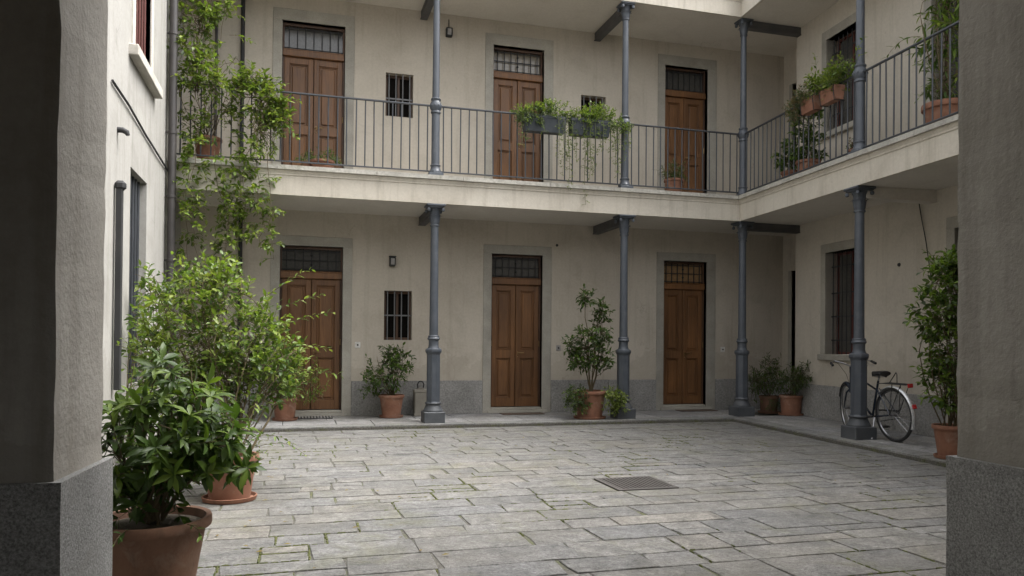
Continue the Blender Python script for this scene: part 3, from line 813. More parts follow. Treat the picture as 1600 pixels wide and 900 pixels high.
for loc, rz, lb in (((CX[1], C3.y, 0), 0, 'ground-floor grey iron column with yellow-green trailing plant at its foot'),
                    ((C3.x, C3.y, 0), 0, 'ground-floor grey iron column standing at the inner kerb corner'),
                    ((C4.x, C4.y, 0), RA + math.pi / 2, 'ground-floor grey iron column with the bicycle behind it')):
    c = copy_tree(cl); c.location = loc; c.rotation_euler.z = rz; c['label'] = lb
cu = upper_column((CX[0], C3.y, Z1), 'upper grey iron column right of the small barred window on the gallery')
for loc, rz, lb in (((CX[1], C3.y, Z1), 0, 'upper grey iron column touching the slate flower boxes'),
                    ((C3.x, C3.y, Z1), 0, 'upper grey iron column where the gallery railing turns the corner'),
                    ((C4.x, C4.y, Z1), RA + math.pi / 2, 'upper grey iron column just right of the terracotta window boxes')):
    c = copy_tree(cu); c.location = loc; c.rotation_euler.z = rz; c['label'] = lb

# ------------------------------------------------------------------ railings
bmb = MB(); bmb.tube([(0, 0, .095), (0, 0, 1.115)], .0105, 6); BAL = None
def railing(p, L, rz, n, label):
    global BAL
    r = empty('railing', p, rz, label, 'railing', 'iron railing bays along the first-floor gallery')
    k = MB(); k.box(.0, L, -.02, .02, 1.113, 1.138, 0, .005); k.build('top_rail', m_rail, r)
    k = MB(); k.box(.0, L, -.016, .016, .078, .098, 0, .004); k.build('bottom_rail', m_rail, r)
    for j in range(n):
        loc = (L * (j + .5) / n, 0, 0); ro = (random.gauss(0, .004), random.gauss(0, .004), 0)
        if BAL is None: BAL = bmb.build('baluster', m_rail, r, loc, ro)
        else: share(BAL, r, loc, ro)
    return r
c0 = LX + .08
railing((c0, C3.y, Z1), CX[0] - .06 - c0, 0, 27, 'iron gallery railing bay overgrown by the climbing vine')
railing((CX[0] + .06, C3.y, Z1), CX[1] - CX[0] - .12, 0, 23, 'iron gallery railing bay carrying the slate flower boxes')
railing((CX[1] + .06, C3.y, Z1), C3.x - CX[1] - .12, 0, 16, 'iron gallery railing bay between flower boxes and inner corner')
p = C3 + E_ * .06; railing((p.x, p.y, Z1), 3.21 - .12, RA, 23, 'iron gallery railing bay carrying the terracotta boxes')
p = C4 + E_ * .06; railing((p.x, p.y, Z1), 4.6, RA, 34, 'iron gallery railing bay nearest the right pier')

# ------------------------------------------------------------------ small fittings on the walls
def fitting(name, label, cat, loc, mb_, mat, rz=0, parts=()):
    o = mb_.build(name, mat, None, loc, (0, 0, rz)); tag(o, label, cat)
    for nm, pm, mt in parts: pm.build(nm, mt, o)
    return o
k = MB(); k.tube([(0, 0, 0), (0, 0, 9.0)], .055, 12)
f = fitting('downpipe', 'thick dark downpipe rising past the left end of the gallery', 'pipe', (-1.67, -1.60, -.02), k, m_pipe)
for z in (.9, 2.4, 3.3, 4.2, 5.6, 7.0):
    q = MB(); q.lathe([(.056, -.02), (.064, -.018), (.064, .018), (.056, .02)], 12, c=(0, 0, z)); q.box(-.09, -.04, -.01, .01, z - .012, z + .012); q.build('pipe_clamp', m_pipe, f)
k = MB(); k.tube([(0, 0, 0), (0, 0, 3.42)], .032, 10)
f = fitting('drainpipe', 'thin dark pipe running up the back wall below the gallery', 'pipe', (-.85, -.05, 0), k, m_dark)
k = MB(); k.tube([(0, 0, 0), (0, 0, 3.1)], .032, 10)
f = fitting('drainpipe', 'thin dark pipe on the upper back wall left of the door', 'pipe', (-.85, -.05, Z1), k, m_dark)
k = MB(); k.tube([(0, 0, 0), (0, 0, 3.1)], .022, 8)
f = fitting('drainpipe', 'thin brown pipe on the upper wall behind the climbing vine', 'pipe', (-1.25, -.04, Z1), k, m_pipe)
k = MB(); k.tube([(0, -4.95, 3.82), (.006, -4.2, 3.80), (0, -3.2, 3.74), (.006, -2.2, 3.69), (0, -1.45, 3.665)], .013, 8)
tag(k.build('cable', m_dark, None, (LX + .018, 0, 0)), 'dark cable running along the white left wall', 'cable')
k = MB(); k.box(-.03, .03, -.035, .035, 0, 2.04, 0, .006); k.box(-.045, .06, -.045, .045, 2.02, 2.12, 0, .028)
fitting('iron_post', 'dark square iron post with rounded cap against the white left wall', 'post', (LX + .05, -4.72, .76), k, m_dark)
k = MB(); k.tube([(0, 0, 0), (.05, 0, 0), (.09, 0, -.02), (.10, 0, -.05)], [.03, .03, .028, .02], 10)
fitting('wall_hook', 'short dark iron hook on the left wall above the square iron post', 'hook', (LX, -4.62, 3.42), k, m_dark)
# lamps
k = MB(); k.box(-.05, .05, -.10, 0, -.08, .075, 0, .006); k.box(-.06, .06, -.11, 0, .075, .09, 0, .004)
q = MB(); q.box(-.032, .032, -.104, -.098, -.06, .05, 0, .002)
fitting('wall_lamp', 'small dark wall lantern above the ground-floor barred window', 'lamp', (1.62, 0, 2.64), k, m_dark, 0, [('lamp_glass', q, m_greyplate)])
k = MB(); k.box(-.055, .055, -.09, 0, -.075, .075, 0, .006); k.tube([(0, -.02, .07), (0, -.015, .24)], .006, 6)
q = MB(); q.box(-.035, .035, -.094, -.089, -.055, .055, 0, .002)
fitting('wall_lamp', 'small dark box lamp high on the upper wall right of a column', 'lamp', (2.57, 0, 6.70), k, m_dark, 0, [('lamp_glass', q, m_greyplate)])
def bell(x, z, mat, label, loc=None, rz=0):
    k = MB(); k.box(-.045, .045, -.015, 0, -.05, .05, 0, .004)
    q = MB(); q.lathe([(.016, 0), (.016, .006), (.001, .008)], 10); q.v = [(a, -.015 - c, b) for a, b, c in q.v]
    fitting('doorbell', label, 'doorbell', loc or (x, 0, z), k, mat, rz, [('button', q, m_dark)])
bell(1.05, 1.20, m_white, 'white doorbell plate right of the door behind the shrub')
bell(4.66, 1.17, m_greyplate, 'grey doorbell plate right of the middle ground-floor door')
bell(8.05, 1.16, m_white, 'white doorbell plate near the inner corner')
k = MB(); k.lathe([(.025, 0), (.02, .02), (.001, .022)], 10); k.v = [(a, -c, b) for a, b, c in k.v]
tag(k.build('wall_plug', m_dark, None, (4.62, 0, 3.05)), 'small dark round wall fitting above right of the middle door', 'wall fitting')
pw = WR0 + E_ * 2.72
k = MB(); k.lathe([(.03, 0), (.022, .02), (.001, .022)], 10); k.v = [(a, -c, b) for a, b, c in k.v]
tag(k.build('wall_plug', m_dark, None, (pw.x, pw.y, 2.47), (0, 0, RA)), 'small dark round wall fitting on the right wall beside the bicycle column', 'wall fitting')
k = MB(); a = WR0 + E_ * 3.12 - N_ * .02; b = WR0 + E_ * 3.42 - N_ * .05
k.tube([(a.x, a.y, 3.42), (a.lerp(b, .3).x - .01, a.lerp(b, .3).y, 3.1), (a.lerp(b, .6).x, a.lerp(b, .6).y, 2.75), (b.x, b.y, 2.2)], .007, 6)
tag(k.build('cable', m_dark), 'thin dark cable hanging down the right wall into the climber', 'cable')
# mats
k = MB(); k.box(-.30, .30, -.16, .16, 0, .012, 0, .004)
dm = k.build('doormat', m_dark, None, (.33, -.30, 0)); tag(dm, 'dark ribbed metal scraper mat before the leftmost door', 'doormat')
for j in range(12):
    q = MB(); q.box(-.012, .012, -.14, .14, .012, .022, 0, .002); q.build('rib', m_greyplate, dm, (-.27 + j * .049, 0, 0))
k = MB(); k.box(-.38, .38, -.14, .14, .002, .014, 0, .004); tag(k.build('doormat', m_mat, None, (3.9, -.26, 0)), 'thin brown mat before the middle ground-floor door', 'doormat')
k = MB(); k.box(-.38, .38, -.14, .14, .002, .014, 0, .004); tag(k.build('doormat', m_mat, None, (7.35, -.26, 0)), 'thin brown mat before the door near the inner corner', 'doormat')
# weathered container with a ring handle behind the first column
k = MB(); k.box(-.115, .115, -.09, .09, 0, .44, 0, .012); k.box(-.125, .125, -.10, .10, .40, .45, 0, .008); k.box(-.122, .122, -.096, .096, 0, .04, 0, .006)
f = empty('container', (2.10, -.22, 0), 0, 'small weathered box-shaped container with ring handle behind a column', 'container'); k.build('body', m_can, f)
k = MB(); k.box(-.06, .06, -.05, .05, .45, .475, 0, .008); k.build('lid', m_can, f)
k = MB(); k.tube([(-.045, 0, .475), (-.055, 0, .53), (-.035, 0, .575), (0, 0, .59), (.035, 0, .575), (.055, 0, .53), (.045, 0, .475)], .011, 8); k.build('handle', m_dark, f)
# ------------------------------------------------------------------ plants
def leaf_proto(kind):
    # (t along, half width, lift)
    if kind == 'ovate': st = [(0, 0, 0), (.12, .10, .0), (.40, .22, .02), (.72, .16, .0), (1, 0, -.07)]
    elif kind == 'elliptic': st = [(0, 0, 0), (.14, .07, .0), (.42, .155, .025), (.74, .115, -.02), (1, 0, -.13)]
    elif kind == 'lance': st = [(0, 0, 0), (.12, .055, .01), (.40, .105, .02), (.72, .075, -.02), (1, 0, -.12)]
    else: st = [(0, 0, 0), (.2, .17, .0), (.5, .27, .02), (.78, .2, .0), (1, 0, -.04)]
    v = [(0, st[0][0], 0)]; f = []
    rows = []
    for t, w, z in st[1:-1]:
        b = len(v); v += [(-w, t, z + w * .28), (0, t, z), (w, t, z + w * .28)]; rows.append(b)
    v.append((0, 1, st[-1][2])); e = len(v) - 1
    a = rows[0]; f += [(0, a + 1, a), (0, a + 2, a + 1)]
    for p, q in zip(rows, rows[1:]): f += [(p, p + 1, q + 1, q), (p + 1, p + 2, q + 2, q + 1)]
    a = rows[-1]; f += [(a, a + 1, e), (a + 1, a + 2, e)]
    return np.array(v, float), f
PROTO = {k: leaf_proto(k) for k in ('ovate', 'elliptic', 'lance', 'round')}
PMESH = {}
def pmesh(kind, mi):
    if (kind, mi) not in PMESH:
        v, f = PROTO[kind]; me = bpy.data.meshes.new('leaf'); me.from_pydata([tuple(p) for p in v], [], f)
        me.materials.append(LM[mi]); me.polygons.foreach_set('use_smooth', [True] * len(f)); PMESH[(kind, mi)] = me
    return PMESH[(kind, mi)]
RV = lambda s=1.: Vector((random.gauss(0, s), random.gauss(0, s), random.gauss(0, s)))
UP = Vector((0, 0, 1))
class Plant:
    def __init__(s, root, kind='ovate', size=.1, mats=((0, 2), (1, 3), (2, 1)), light=None, woody=True):
        s.root = root; s.kind = kind; s.size = size; s.lv = []; s.st = MB(); s.mats = mats; s.light = light or []
        s.woody = woody; s.main = []
        s.inv = root.matrix_basis.inverted()
    def pick(s, young=False):
        ms = s.light if (young and s.light) else s.mats
        return random.choices([m for m, w in ms], [w for m, w in ms])[0]
    def leaf(s, p, d, n, sz, young=False):
        s.lv.append((Vector(p), Vector(d).normalized(), Vector(n), sz, s.pick(young)))
    def stem(s, pts, r0, r1, seg=5):
        n = len(pts); s.st.tube([s.inv @ Vector(p) for p in pts], [r0 + (r1 - r0) * i / (n - 1) for i in range(n)], seg)
    def twig(s, p, d, L, n, droop=.3, whorl=0, young=.3, r=.004, sz=1., upl=.6, draw=True):
        p = Vector(p); d = Vector(d).normalized(); pts = [p]; q = p.copy(); dd = d.copy(); ns = 5
        for i in range(ns):
            q = q + dd * (L / ns); pts.append(q.copy())
            dd = (dd + Vector((0, 0, -droop / ns)) + RV(.08)).normalized()
        if draw: s.stem(pts, r, r * .45, 4)
        ph = random.random() * 6.28
        for j in range(n):
            t = (j + 1) / n if not whorl else 0
            t = .15 + .85 * t; k = min(ns - 1, int(t * ns)); a = pts[k].lerp(pts[k + 1], min(1, t * ns - k))
            tan = (pts[k + 1] - pts[k]).normalized(); side = tan.cross(UP)
            side = side.normalized() if side.length > .1 else tan.orthogonal().normalized()
            up = side.cross(tan); ang = ph + j * 2.4
            rad = side * math.cos(ang) + up * math.sin(ang) * .6
            ld = tan * .55 + rad * .8 + UP * random.uniform(-.35, .2) * upl + RV(.15)
            s.leaf(a, ld, UP * 1.0 + rad * .2 + RV(.35), s.size * sz * random.uniform(.6, 1.15) * (1 - .25 * t), t > 1 - young and random.random() < .8)
        if whorl:
            tan = (pts[-1] - pts[-2]).normalized(); o = tan.orthogonal().normalized(); b = tan.cross(o)
            yg = random.random() < young
            for lev, (bk, cnt) in enumerate(((0, whorl), (.28, whorl - 1), (.55, whorl - 2))):
                c = pts[-1].lerp(pts[int(ns * (1 - bk))], 1) if bk else pts[-1]
                for k in range(max(2, cnt)):
                    a = ph + 6.283 * (k + .5 * lev) / max(2, cnt) + random.gauss(0, .2); rad = o * math.cos(a) + b * math.sin(a)
                    ld = rad + tan * (.45 - .15 * lev) - UP * random.uniform(.0, .45)
                    s.leaf(c, ld, tan + UP * .7 + RV(.25), s.size * sz * random.uniform(.45, 1.2), yg and lev == 0)
        return pts
    def branch(s, a, b, r0=.012, r1=.005, bow=.12, n=7):
        a, b = Vector(a), Vector(b); L = (b - a).length; o = RV(bow * L * .6); pts = []
        for i in range(n):
            t = i / (n - 1); p = a.lerp(b, t); w = math.sin(math.pi * t)
            pts.append(p + o * w + UP * (bow * L * w * .7) + (RV(.012) if 0 < i < n - 1 else Vector()))
        s.stem(pts, r0, r1, 6); s.main += pts[1:]; return pts
    def crown(s, ells, n, base, nb=8, L=(.18, .35), nl=7, droop=.3, whorl=0, young=.35, shell=.75, out=.7, upb=.5, r0=.012, link=.5, sz=1., tw=.003):
        wts = [(e[3] * e[4] * e[5]) ** .7 for e in ells]
        def rpt(sh):
            e = random.choices(ells, wts)[0]; v = RV().normalized() * (random.random() ** (1 / 3 if sh < .5 else 1 / 4.5))
            return Vector(e[:3]) + Vector((v.x * e[3], v.y * e[4], v.z * e[5])), v, e
        for k in range(nb):
            p, v, e = rpt(.3)
            bs = Vector(base) + Vector((random.gauss(0, .035), random.gauss(0, .035), 0)); s.branch(bs, p, r0 * random.uniform(.7, 1.2), r0 * .3)
        for k in range(n):
            p, v, e = rpt(shell); o = Vector((v.x / e[3], v.y / e[4], v.z / e[5])).normalized()
            d = o * out + UP * upb + RV(.35); ln = random.uniform(*L)
            st_ = p - d.normalized() * ln * .7
            yb = young * (1.3 if v.z > 0 else .6)
            s.twig(st_, d, ln, nl, droop, whorl, yb, tw, sz)
            if s.main and random.random() < link:
                m = min(random.sample(s.main, min(30, len(s.main))), key=lambda q: (q - st_).length)
                if (m - st_).length < .7: s.stem([m, m.lerp(st_, .5) + RV(.02) + UP * .02, st_], tw * 1.4, tw, 4)
    def finish(s, n_ind=0, foliage='foliage'):
        if s.st.v: s.st.build('stem', m_stem if s.woody else m_gstem, s.root, recalc=False)
        rt = s.inv
        key = lambda l: (l[0] - CP).dot(CF) / (l[3] + .02)
        lv = sorted(s.lv, key=key)
        # of the nearest, biggest leaves a share become single objects, the rest are one mesh
        ind, rest = lv[:n_ind], lv[n_ind:]
        v0, f0 = PROTO[s.kind]
        def basis(l):
            p, d, n, sz, mi = l
            x = d.cross(n); x = x.normalized() if x.length > 1e-4 else d.orthogonal().normalized()
            z = x.cross(d); return x, d, z
        for l in ind:
            x, d, z = basis(l); sz = l[3]
            o = bpy.data.objects.new('leaf', pmesh(s.kind, l[4])); S.collection.objects.link(o); o.parent = s.root
            M4 = Matrix((x * sz, d * sz, z * sz)).transposed().to_4x4(); M4.translation = l[0]
            o.matrix_local = rt @ M4
        if rest:
            B = np.array([[tuple(a) for a in basis(l)] for l in rest])      # n,3(axis),3
            P_ = np.array([tuple(rt @ l[0]) for l in rest]); Sz = np.array([l[3] for l in rest])
            if s.root.rotation_euler.z:
                R3 = np.array(rt.to_3x3()); B = B @ R3.T
            V = np.einsum('vk,nkj->nvj', v0, B) * Sz[:, None, None] + P_[:, None, :]
            nv = len(v0); F_ = []; mi = []
            for i, l in enumerate(rest):
                for f in f0: F_.append([i * nv + q for q in f]); mi.append(l[4])
            me = bpy.data.meshes.new(foliage); me.from_pydata(V.reshape(-1, 3).tolist(), [], F_)
            for m in LM: me.materials.append(m)
            me.polygons.foreach_set('material_index', mi); me.polygons.foreach_set('use_smooth', [True] * len(F_)); me.update()
            o = bpy.data.objects.new(foliage, me); S.collection.objects.link(o); o.parent = s.root; o['kind'] = 'stuff'
def pot(root, rt, rb, h, mat=m_terra, saucer=True, seg=32, rim=.05, soil=True):
    m = MB(); z0 = .02 if saucer else 0
    k = rim
    m.lathe([(rb * .9, z0), (rb, z0 + .008), (rb + (rt * .90 - rb) * .55, z0 + (h - k) * .58), (rb + (rt * .905 - rb) * .57, z0 + (h - k) * .585 + .006), (rt * .90, z0 + h - k), (rt * .985, z0 + h - k + .002), (rt, z0 + h - k + .012),
             (rt, z0 + h - .012), (rt * .985, z0 + h), (rt * .90, z0 + h - .004), (rt * .86, z0 + h - .05), (rt * .82, z0 + h - .07)], seg)
    m.build('pot', mat, root)
    if saucer:
        m = MB(); m.lathe([(rb * 1.1, 0), (rb * 1.28, .006), (rb * 1.34, .038), (rb * 1.27, .04), (rb * 1.18, .016), (rb * 1.0, .014)], seg); m.build('saucer', mat, root)
    if soil:
        m = MB(); m.lathe([(rt * .865, z0 + h - .055), (rt * .865, z0 + h - .045), (rt * .45, z0 + h - .025)], 20); m.build('soil', m_soil, root)
    return z0 + h - .04
G_POT = 'potted plants standing in the courtyard'
def pplant(loc, label, cat='potted plant', name='potted_plant', group=None): return empty(name, loc, 0, label, cat, group)
GZ = -.06

# 1 front shrub by the left pier
r = pplant((-.70, -8.92, GZ), 'large terracotta pot with dark glossy big-leaved shrub right beside the left pier')
zt = pot(r, .295, .205, .42, m_terra_dark, False, 48, .055)
P = Plant(r, 'elliptic', .116, ((0, 7), (1, 3)), ((1, 3), (2, 3)))
bx, by, bz = -.70, -8.92, GZ + zt
P.crown([(-.66, -8.95, .74, .34, .26, .24), (-.50, -8.95, .82, .24, .22, .18), (-.70, -8.9, .98, .26, .2, .22), (-.36, -8.95, .72, .2, .2, .14), (-.80, -8.9, .66, .18, .2, .2)], 92, (bx, by, bz), 18, (.12, .26), 2, .3, 6, .45, .8, .6, .7, .009, .7, 1., .004)
P.crown([(-.66, -8.95, .46, .26, .22, .10)], 6, (bx, by, bz), 4, (.10, .2), 3, .4, 5, .1, .8, .7, .2, .007, .7, .9, .004)
for k in range(7):
    a = random.uniform(-.4, 3.6) - math.pi * .9; P.twig((bx + .22 * math.cos(a), by + .22 * math.sin(a), bz + .01), (math.cos(a), math.sin(a), .5), .2, 6, 1.3, 0, .2, .003, .6)
P.finish(290)

# 2 big shrub behind it
r = pplant((-.50, -6.45, GZ), 'big bright green airy shrub in a mossy terracotta pot with saucer left of the paving')
zt = pot(r, .235, .165, .36, m_terra, True, 36, .05)
P = Plant(r, 'ovate', .088, ((0, 5), (1, 5), (2, 2)), ((2, 4), (3, 2)))
bx, by, bz = -.50, -6.45, GZ + zt
P.crown([(-.70, -6.15, 1.45, .55, .45, .48), (-.38, -6.15, 1.25, .44, .42, .42), (-.95, -6.0, 1.10, .42, .4, .5), (-.45, -6.2, .92, .5, .36, .3), (-.22, -5.9, 1.05, .32, .4, .32), (-.75, -6.1, 1.78, .34, .3, .22)], 560, (bx, by, bz), 26, (.16, .36), 9, .35, 0, .55, .85, .7, .55, .010, .5, 1., .003)
for p_, d_ in (((-.05, -6.1, 1.42), (.9, 0, .45)), ((-.1, -6.1, 1.2), (1, -.1, .25)), ((-.2, -6.1, 1.7), (.8, 0, .6)), ((.0, -6.2, .98), (1, -.2, .2)), ((-.15, -6.2, 1.55), (1, 0, .5))):
    P.twig(p_, d_, .42, 13, .3, 0, .7, .004, .9)
for p_, d_ in (((-.36, -6.55, .42), (.7, -.6, .5)), ((-.3, -6.5, .38), (1, -.3, .3)), ((-.4, -6.6, .4), (.5, -.8, .6))):
    P.twig(p_, d_, .46, 10, 1.1, 0, .3, .003, .7)
for k in range(26):
    a = random.uniform(0, 6.283); P.twig((bx + .2 * math.cos(a), by + .2 * math.sin(a), bz + .02), (math.cos(a), math.sin(a), .9), random.uniform(.08, .2), 6, 1.2, 0, .4, .002, .38)
P.finish(290)

# 3 potted shrub by the leftmost door
r = pplant((-.12, -.55, 0), 'small terracotta pot with light green willowy bush before the leftmost door')
zt = pot(r, .20, .15, .34, m_terra, True)
P = Plant(r, 'lance', .105, ((1, 4), (2, 4), (0, 1)), ((2, 3), (3, 3)))
P.crown([(.02, -.75, .78, .46, .34, .32), (.22, -.7, .55, .36, .3, .24), (-.22, -.7, .9, .36, .3, .36)], 120, (-.12, -.55, zt), 12, (.16, .34), 9, .5, 0, .5, .8, .7, .45, .009, .5)
P.finish(60)

# 4 climbing vine from the gallery pot
r = pplant((-1.26, -1.06, Z1), 'terracotta pot on the gallery with a bright vine climbing and hanging over the railing', 'vine', 'climbing_vine')
zt = pot(r, .205, .14, .40, m_terra, False)
P = Plant(r, 'ovate', .115, ((1, 4), (2, 5), (4, 2)), ((2, 3), (3, 3)))
b0 = (-1.26, -1.06, Z1 + zt)
P.crown([(-1.30, -1.45, 5.05, .40, .26, .30), (-.98, -1.42, 4.95, .42, .24, .26), (-1.50, -1.45, 5.42, .24, .2, .26), (-1.15, -1.42, 5.28, .46, .2, .2)], 105, b0, 10, (.16, .34), 8, .6, 0, .6, .85, .7, .2, .008, .5)
P.crown([(-1.40, -1.40, 5.95, .34, .2, .45), (-1.18, -1.38, 6.2, .26, .18, .4), (-1.45, -1.4, 6.7, .3, .2, .4)], 90, (-1.40, -1.2, 4.9), 9, (.15, .34), 8, .9, 0, .5, .8, .7, .1, .008, .6)
P.crown([(-.55, -1.44, 4.80, .40, .16, .36), (-.30, -1.44, 4.62, .24, .13, .36), (-.62, -1.42, 5.12, .26, .14, .16)], 150, (-.9, -1.36, 4.9), 8, (.14, .3), 8, .6, 0, .6, .85, .7, .15, .006, .5)
P.crown([(-1.05, -1.36, 4.42, .40, .14, .30), (-1.45, -1.36, 4.35, .24, .12, .4)], 50, b0, 3, (.12, .26), 7, .7, 0, .3, .8, .7, .1, .005, .5)
P.crown([(-.42, -1.44, 4.30, .26, .12, .28)], 60, (-.5, -1.42, 4.8), 5, (.12, .26), 8, 1.0, 0, .4, .8, .6, -.1, .004, .5, .6)
def hang(x, y, z0, z1, n, spread=.10, sz=1., L=(.12, .26), bow=.06, nl=7):
    pts = []; k = max(4, int((z0 - z1) / .16))
    xx, yy = x, y
    for i in range(k + 1):
        xx += random.gauss(0, bow * .5); yy += random.gauss(0, .012); pts.append((xx, yy, z0 + (z1 - z0) * i / k))
    P.stem(pts, .0055, .0025, 5)
    for j in range(n):
        t = random.random(); i = min(k - 1, int(t * k)); p_ = Vector(pts[i]).lerp(Vector(pts[i + 1]), t * k - i)
        a = random.uniform(0, 6.283)
        P.twig(p_, (math.cos(a), math.sin(a) * .7 - .25, .15), random.uniform(*L), nl, 1.0, 0, .5, .0025, sz)
for a in ((-.62, -1.50, 4.1, 2.75, 34), (-.50, -1.52, 4.2, 2.6, 40), (-.74, -1.48, 4.0, 3.25, 22), (-.40, -1.50, 4.0, 2.45, 20), (-1.35, -1.50, 4.3, 2.3, 44), (-1.18, -1.5, 4.0, 2.3, 40), (-1.44, -1.5, 4.0, 2.1, 34), (-1.02, -1.5, 3.5, 2.2, 28), (-1.32, -1.35, 6.9, 4.8, 16), (-1.02, -1.40, 6.9, 5.5, 8)):
    hang(*a, sz=1.02)
for p_, d_ in (((-.95, -1.4, 5.72), (1, 0, .1)), ((-1.1, -1.4, 5.95), (1, 0, .5)), ((-.5, -1.4, 5.05), (1, 0, .35)), ((-.3, -1.4, 4.85), (1, 0, .3)), ((-.25, -1.45, 4.5), (1, 0, -.3))):
    P.twig(p_, d_, .36, 10, .8, 0, .6, .003, .9)
P.finish(290)

# 5 thin climber on the white wall behind the shrub
r = empty('wall_climber', (LX + .12, -4.2, -.06), 0, 'loose climber growing up the white left wall past the barred window', 'climber')
P = Plant(r, 'ovate', .12, ((0, 5), (1, 4)), ((2, 3), (1, 2), (3, 1)))
P.crown([(LX + .22, -4.35, 1.75, .14, .40, .36), (LX + .22, -4.1, 1.15, .16, .5, .40), (LX + .24, -3.7, 1.9, .16, .4, .26), (LX + .25, -3.5, 1.35, .18, .4, .5), (LX + .2, -4.3, .5, .16, .4, .4)], 95, (LX + .12, -4.2, -.05), 9, (.14, .32), 7, .6, 0, .4, .8, .5, .3, .008, .5)
P.finish(120)

# 6 pot below the small barred window
r = pplant((1.58, -.42, 0), 'terracotta pot with dark bushy plant under the small ground-floor barred window')
zt = pot(r, .215, .15, .36, m_terra, True)
P = Plant(r, 'ovate', .115, ((0, 5), (4, 2), (1, 2)), ((1, 2), (4, 1)))
P.crown([(1.48, -.5, .78, .40, .3, .28), (1.30, -.5, .62, .3, .26, .26), (1.66, -.5, .92, .26, .24, .26), (1.55, -.5, 1.08, .18, .16, .16)], 95, (1.58, -.42, zt), 14, (.14, .3), 8, .55, 0, .3, .8, .75, .35, .008, .5)
P.finish(80)

# 7 tall plant by the second column
r = pplant((4.80, -1.22, 0), 'wide terracotta pot with tall thin-stemmed tree and trailing plants beside a column')
zt = pot(r, .285, .205, .45, m_terra, True, 40, .06)
P = Plant(r, 'ovate', .115, ((0, 5), (4, 2), (1, 1)), ((1, 2), (4, 2)))
bx, by, bz = 4.80, -1.22, zt
for top, ells in (((4.66, -1.25, 2.2), [(4.70, -1.25, 2.02, .14, .12, .16)]), ((5.02, -1.25, 2.0), [(5.0, -1.25, 1.85, .16, .12, .16)]), ((4.62, -1.3, 1.6), [(4.62, -1.3, 1.30, .26, .22, .30)]),
                  ((4.95, -1.2, 1.7), [(4.95, -1.25, 1.45, .25, .2, .28)]), ((4.80, -1.3, 1.5), [(4.78, -1.3, 1.12, .30, .22, .26)]), ((4.55, -1.3, 1.1), [(4.52, -1.3, 1.0, .18, .18, .18)]), ((5.0, -1.3, 1.2), [(5.02, -1.3, 1.0, .16, .18, .2)])):
    P.branch((bx + random.gauss(0, .03), by + random.gauss(0, .03), bz), top, .012, .004, .05)
    v = ells[0][3] * ells[0][4] * ells[0][5]; P.crown(ells, int(12 + v * 1550), (bx, by, bz), 0, (.14, .26), 7, .7, 0, .2, .8, .8, .25, .006, .8)
P.finish(110)
for lab, c, mats, lt in (('small-leaved sage green trailing plant spilling over the left rim of the wide pot', (4.53, -1.32, .46), ((4, 4), (1, 2)), ((4, 1), (2, 1))),
                         ('yellow-green trailing plant spilling over the right rim of the wide pot', (5.10, -1.42, .44), ((2, 3), (3, 3), (1, 1)), ((3, 1),))):
    rr = empty('trailing_plant', c, 0, lab, 'trailing plant'); P = Plant(rr, 'round', .06, mats, lt, False)
    sd = -1 if c[0] < 4.8 else 1
    P.crown([(c[0] + .03 * sd, c[1], c[2] + .02, .20, .18, .09), (c[0] + .08 * sd, c[1] - .04, c[2] - .14, .15, .13, .16)], 60, c, 4, (.08, .2), 9, 1.2, 0, .5, .8, .8, .1, .004, .3, 1, .002)
    for k in range(7): hang(c[0] + random.uniform(-.16, .16), c[1] - .12, c[2], c[2] - random.uniform(.2, .42), 9, sz=.9, L=(.04, .09), bow=.03, nl=5)
    P.finish(0)

# 8 two pots in the inner corner
r = pplant((8.46, -.93, 0), 'darker overgrown pot with feathery shrub, left of two pots in the inner corner')
zt = pot(r, .18, .15, .30, m_terra_dark, True)
P = Plant(r, 'lance', .10, ((0, 2), (4, 3), (1, 3)), ((4, 2), (1, 2)))
P.crown([(8.38, -1.0, .66, .38, .28, .26), (8.18, -1.0, .56, .28, .24, .26), (8.5, -1.0, .92, .2, .2, .18)], 130, (8.46, -.93, zt), 10, (.14, .34), 9, .5, 0, .2, .8, .7, .45, .006, .4)
for k in range(8): hang(8.46 + random.uniform(-.16, .16), -1.14, zt, .08, 8, sz=.55, L=(.04, .1), bow=.02, nl=5)
P.finish(0)
r = pplant((8.62, -1.36, 0), 'round terracotta pot with dark arching fronds, right of two pots in the inner corner')
zt = pot(r, .205, .165, .34, m_terra, True)
P = Plant(r, 'lance', .11, ((0, 4), (4, 2), (1, 2)), ((0, 1), (4, 1)))
P.crown([(8.62, -1.45, .64, .32, .26, .24), (8.66, -1.6, .76, .22, .22, .20)], 85, (8.62, -1.36, zt), 10, (.16, .36), 9, .7, 0, .2, .8, .8, .5, .006, .4)
P.finish(0)

# 9 tall climber on the right by the pier
r = pplant((7.20, -6.25, 0), 'tall leafy climber in an orange terracotta pot beside the right pier')
zt = pot(r, .20, .135, .36, m_terra, True)
P = Plant(r, 'ovate', .115, ((0, 3), (1, 5), (2, 2)), ((2, 4), (1, 2), (4, 1)))
P.crown([(7.12, -6.3, 1.95, .36, .3, .34), (6.98, -6.3, 1.62, .34, .28, .3), (7.16, -6.25, 1.25, .28, .26, .4), (7.10, -6.25, .85, .22, .22, .3), (7.2, -6.25, 2.2, .26, .24, .22)], 270, (7.20, -6.25, zt), 16, (.14, .32), 8, .6, 0, .45, .85, .75, .25, .008, .5)
for p_, d_ in (((6.85, -6.3, 1.85), (-1, 0, .25)), ((6.8, -6.3, 1.6), (-1, 0, 0)), ((6.95, -6.3, 1.1), (-1, 0, -.1)), ((6.95, -6.3, .85), (-1, 0, -.2)), ((7.0, -6.3, 2.2), (-.7, 0, .5))):
    P.twig(p_, d_, .3, 9, .5, 0, .6, .003, .8)
P.finish(160)

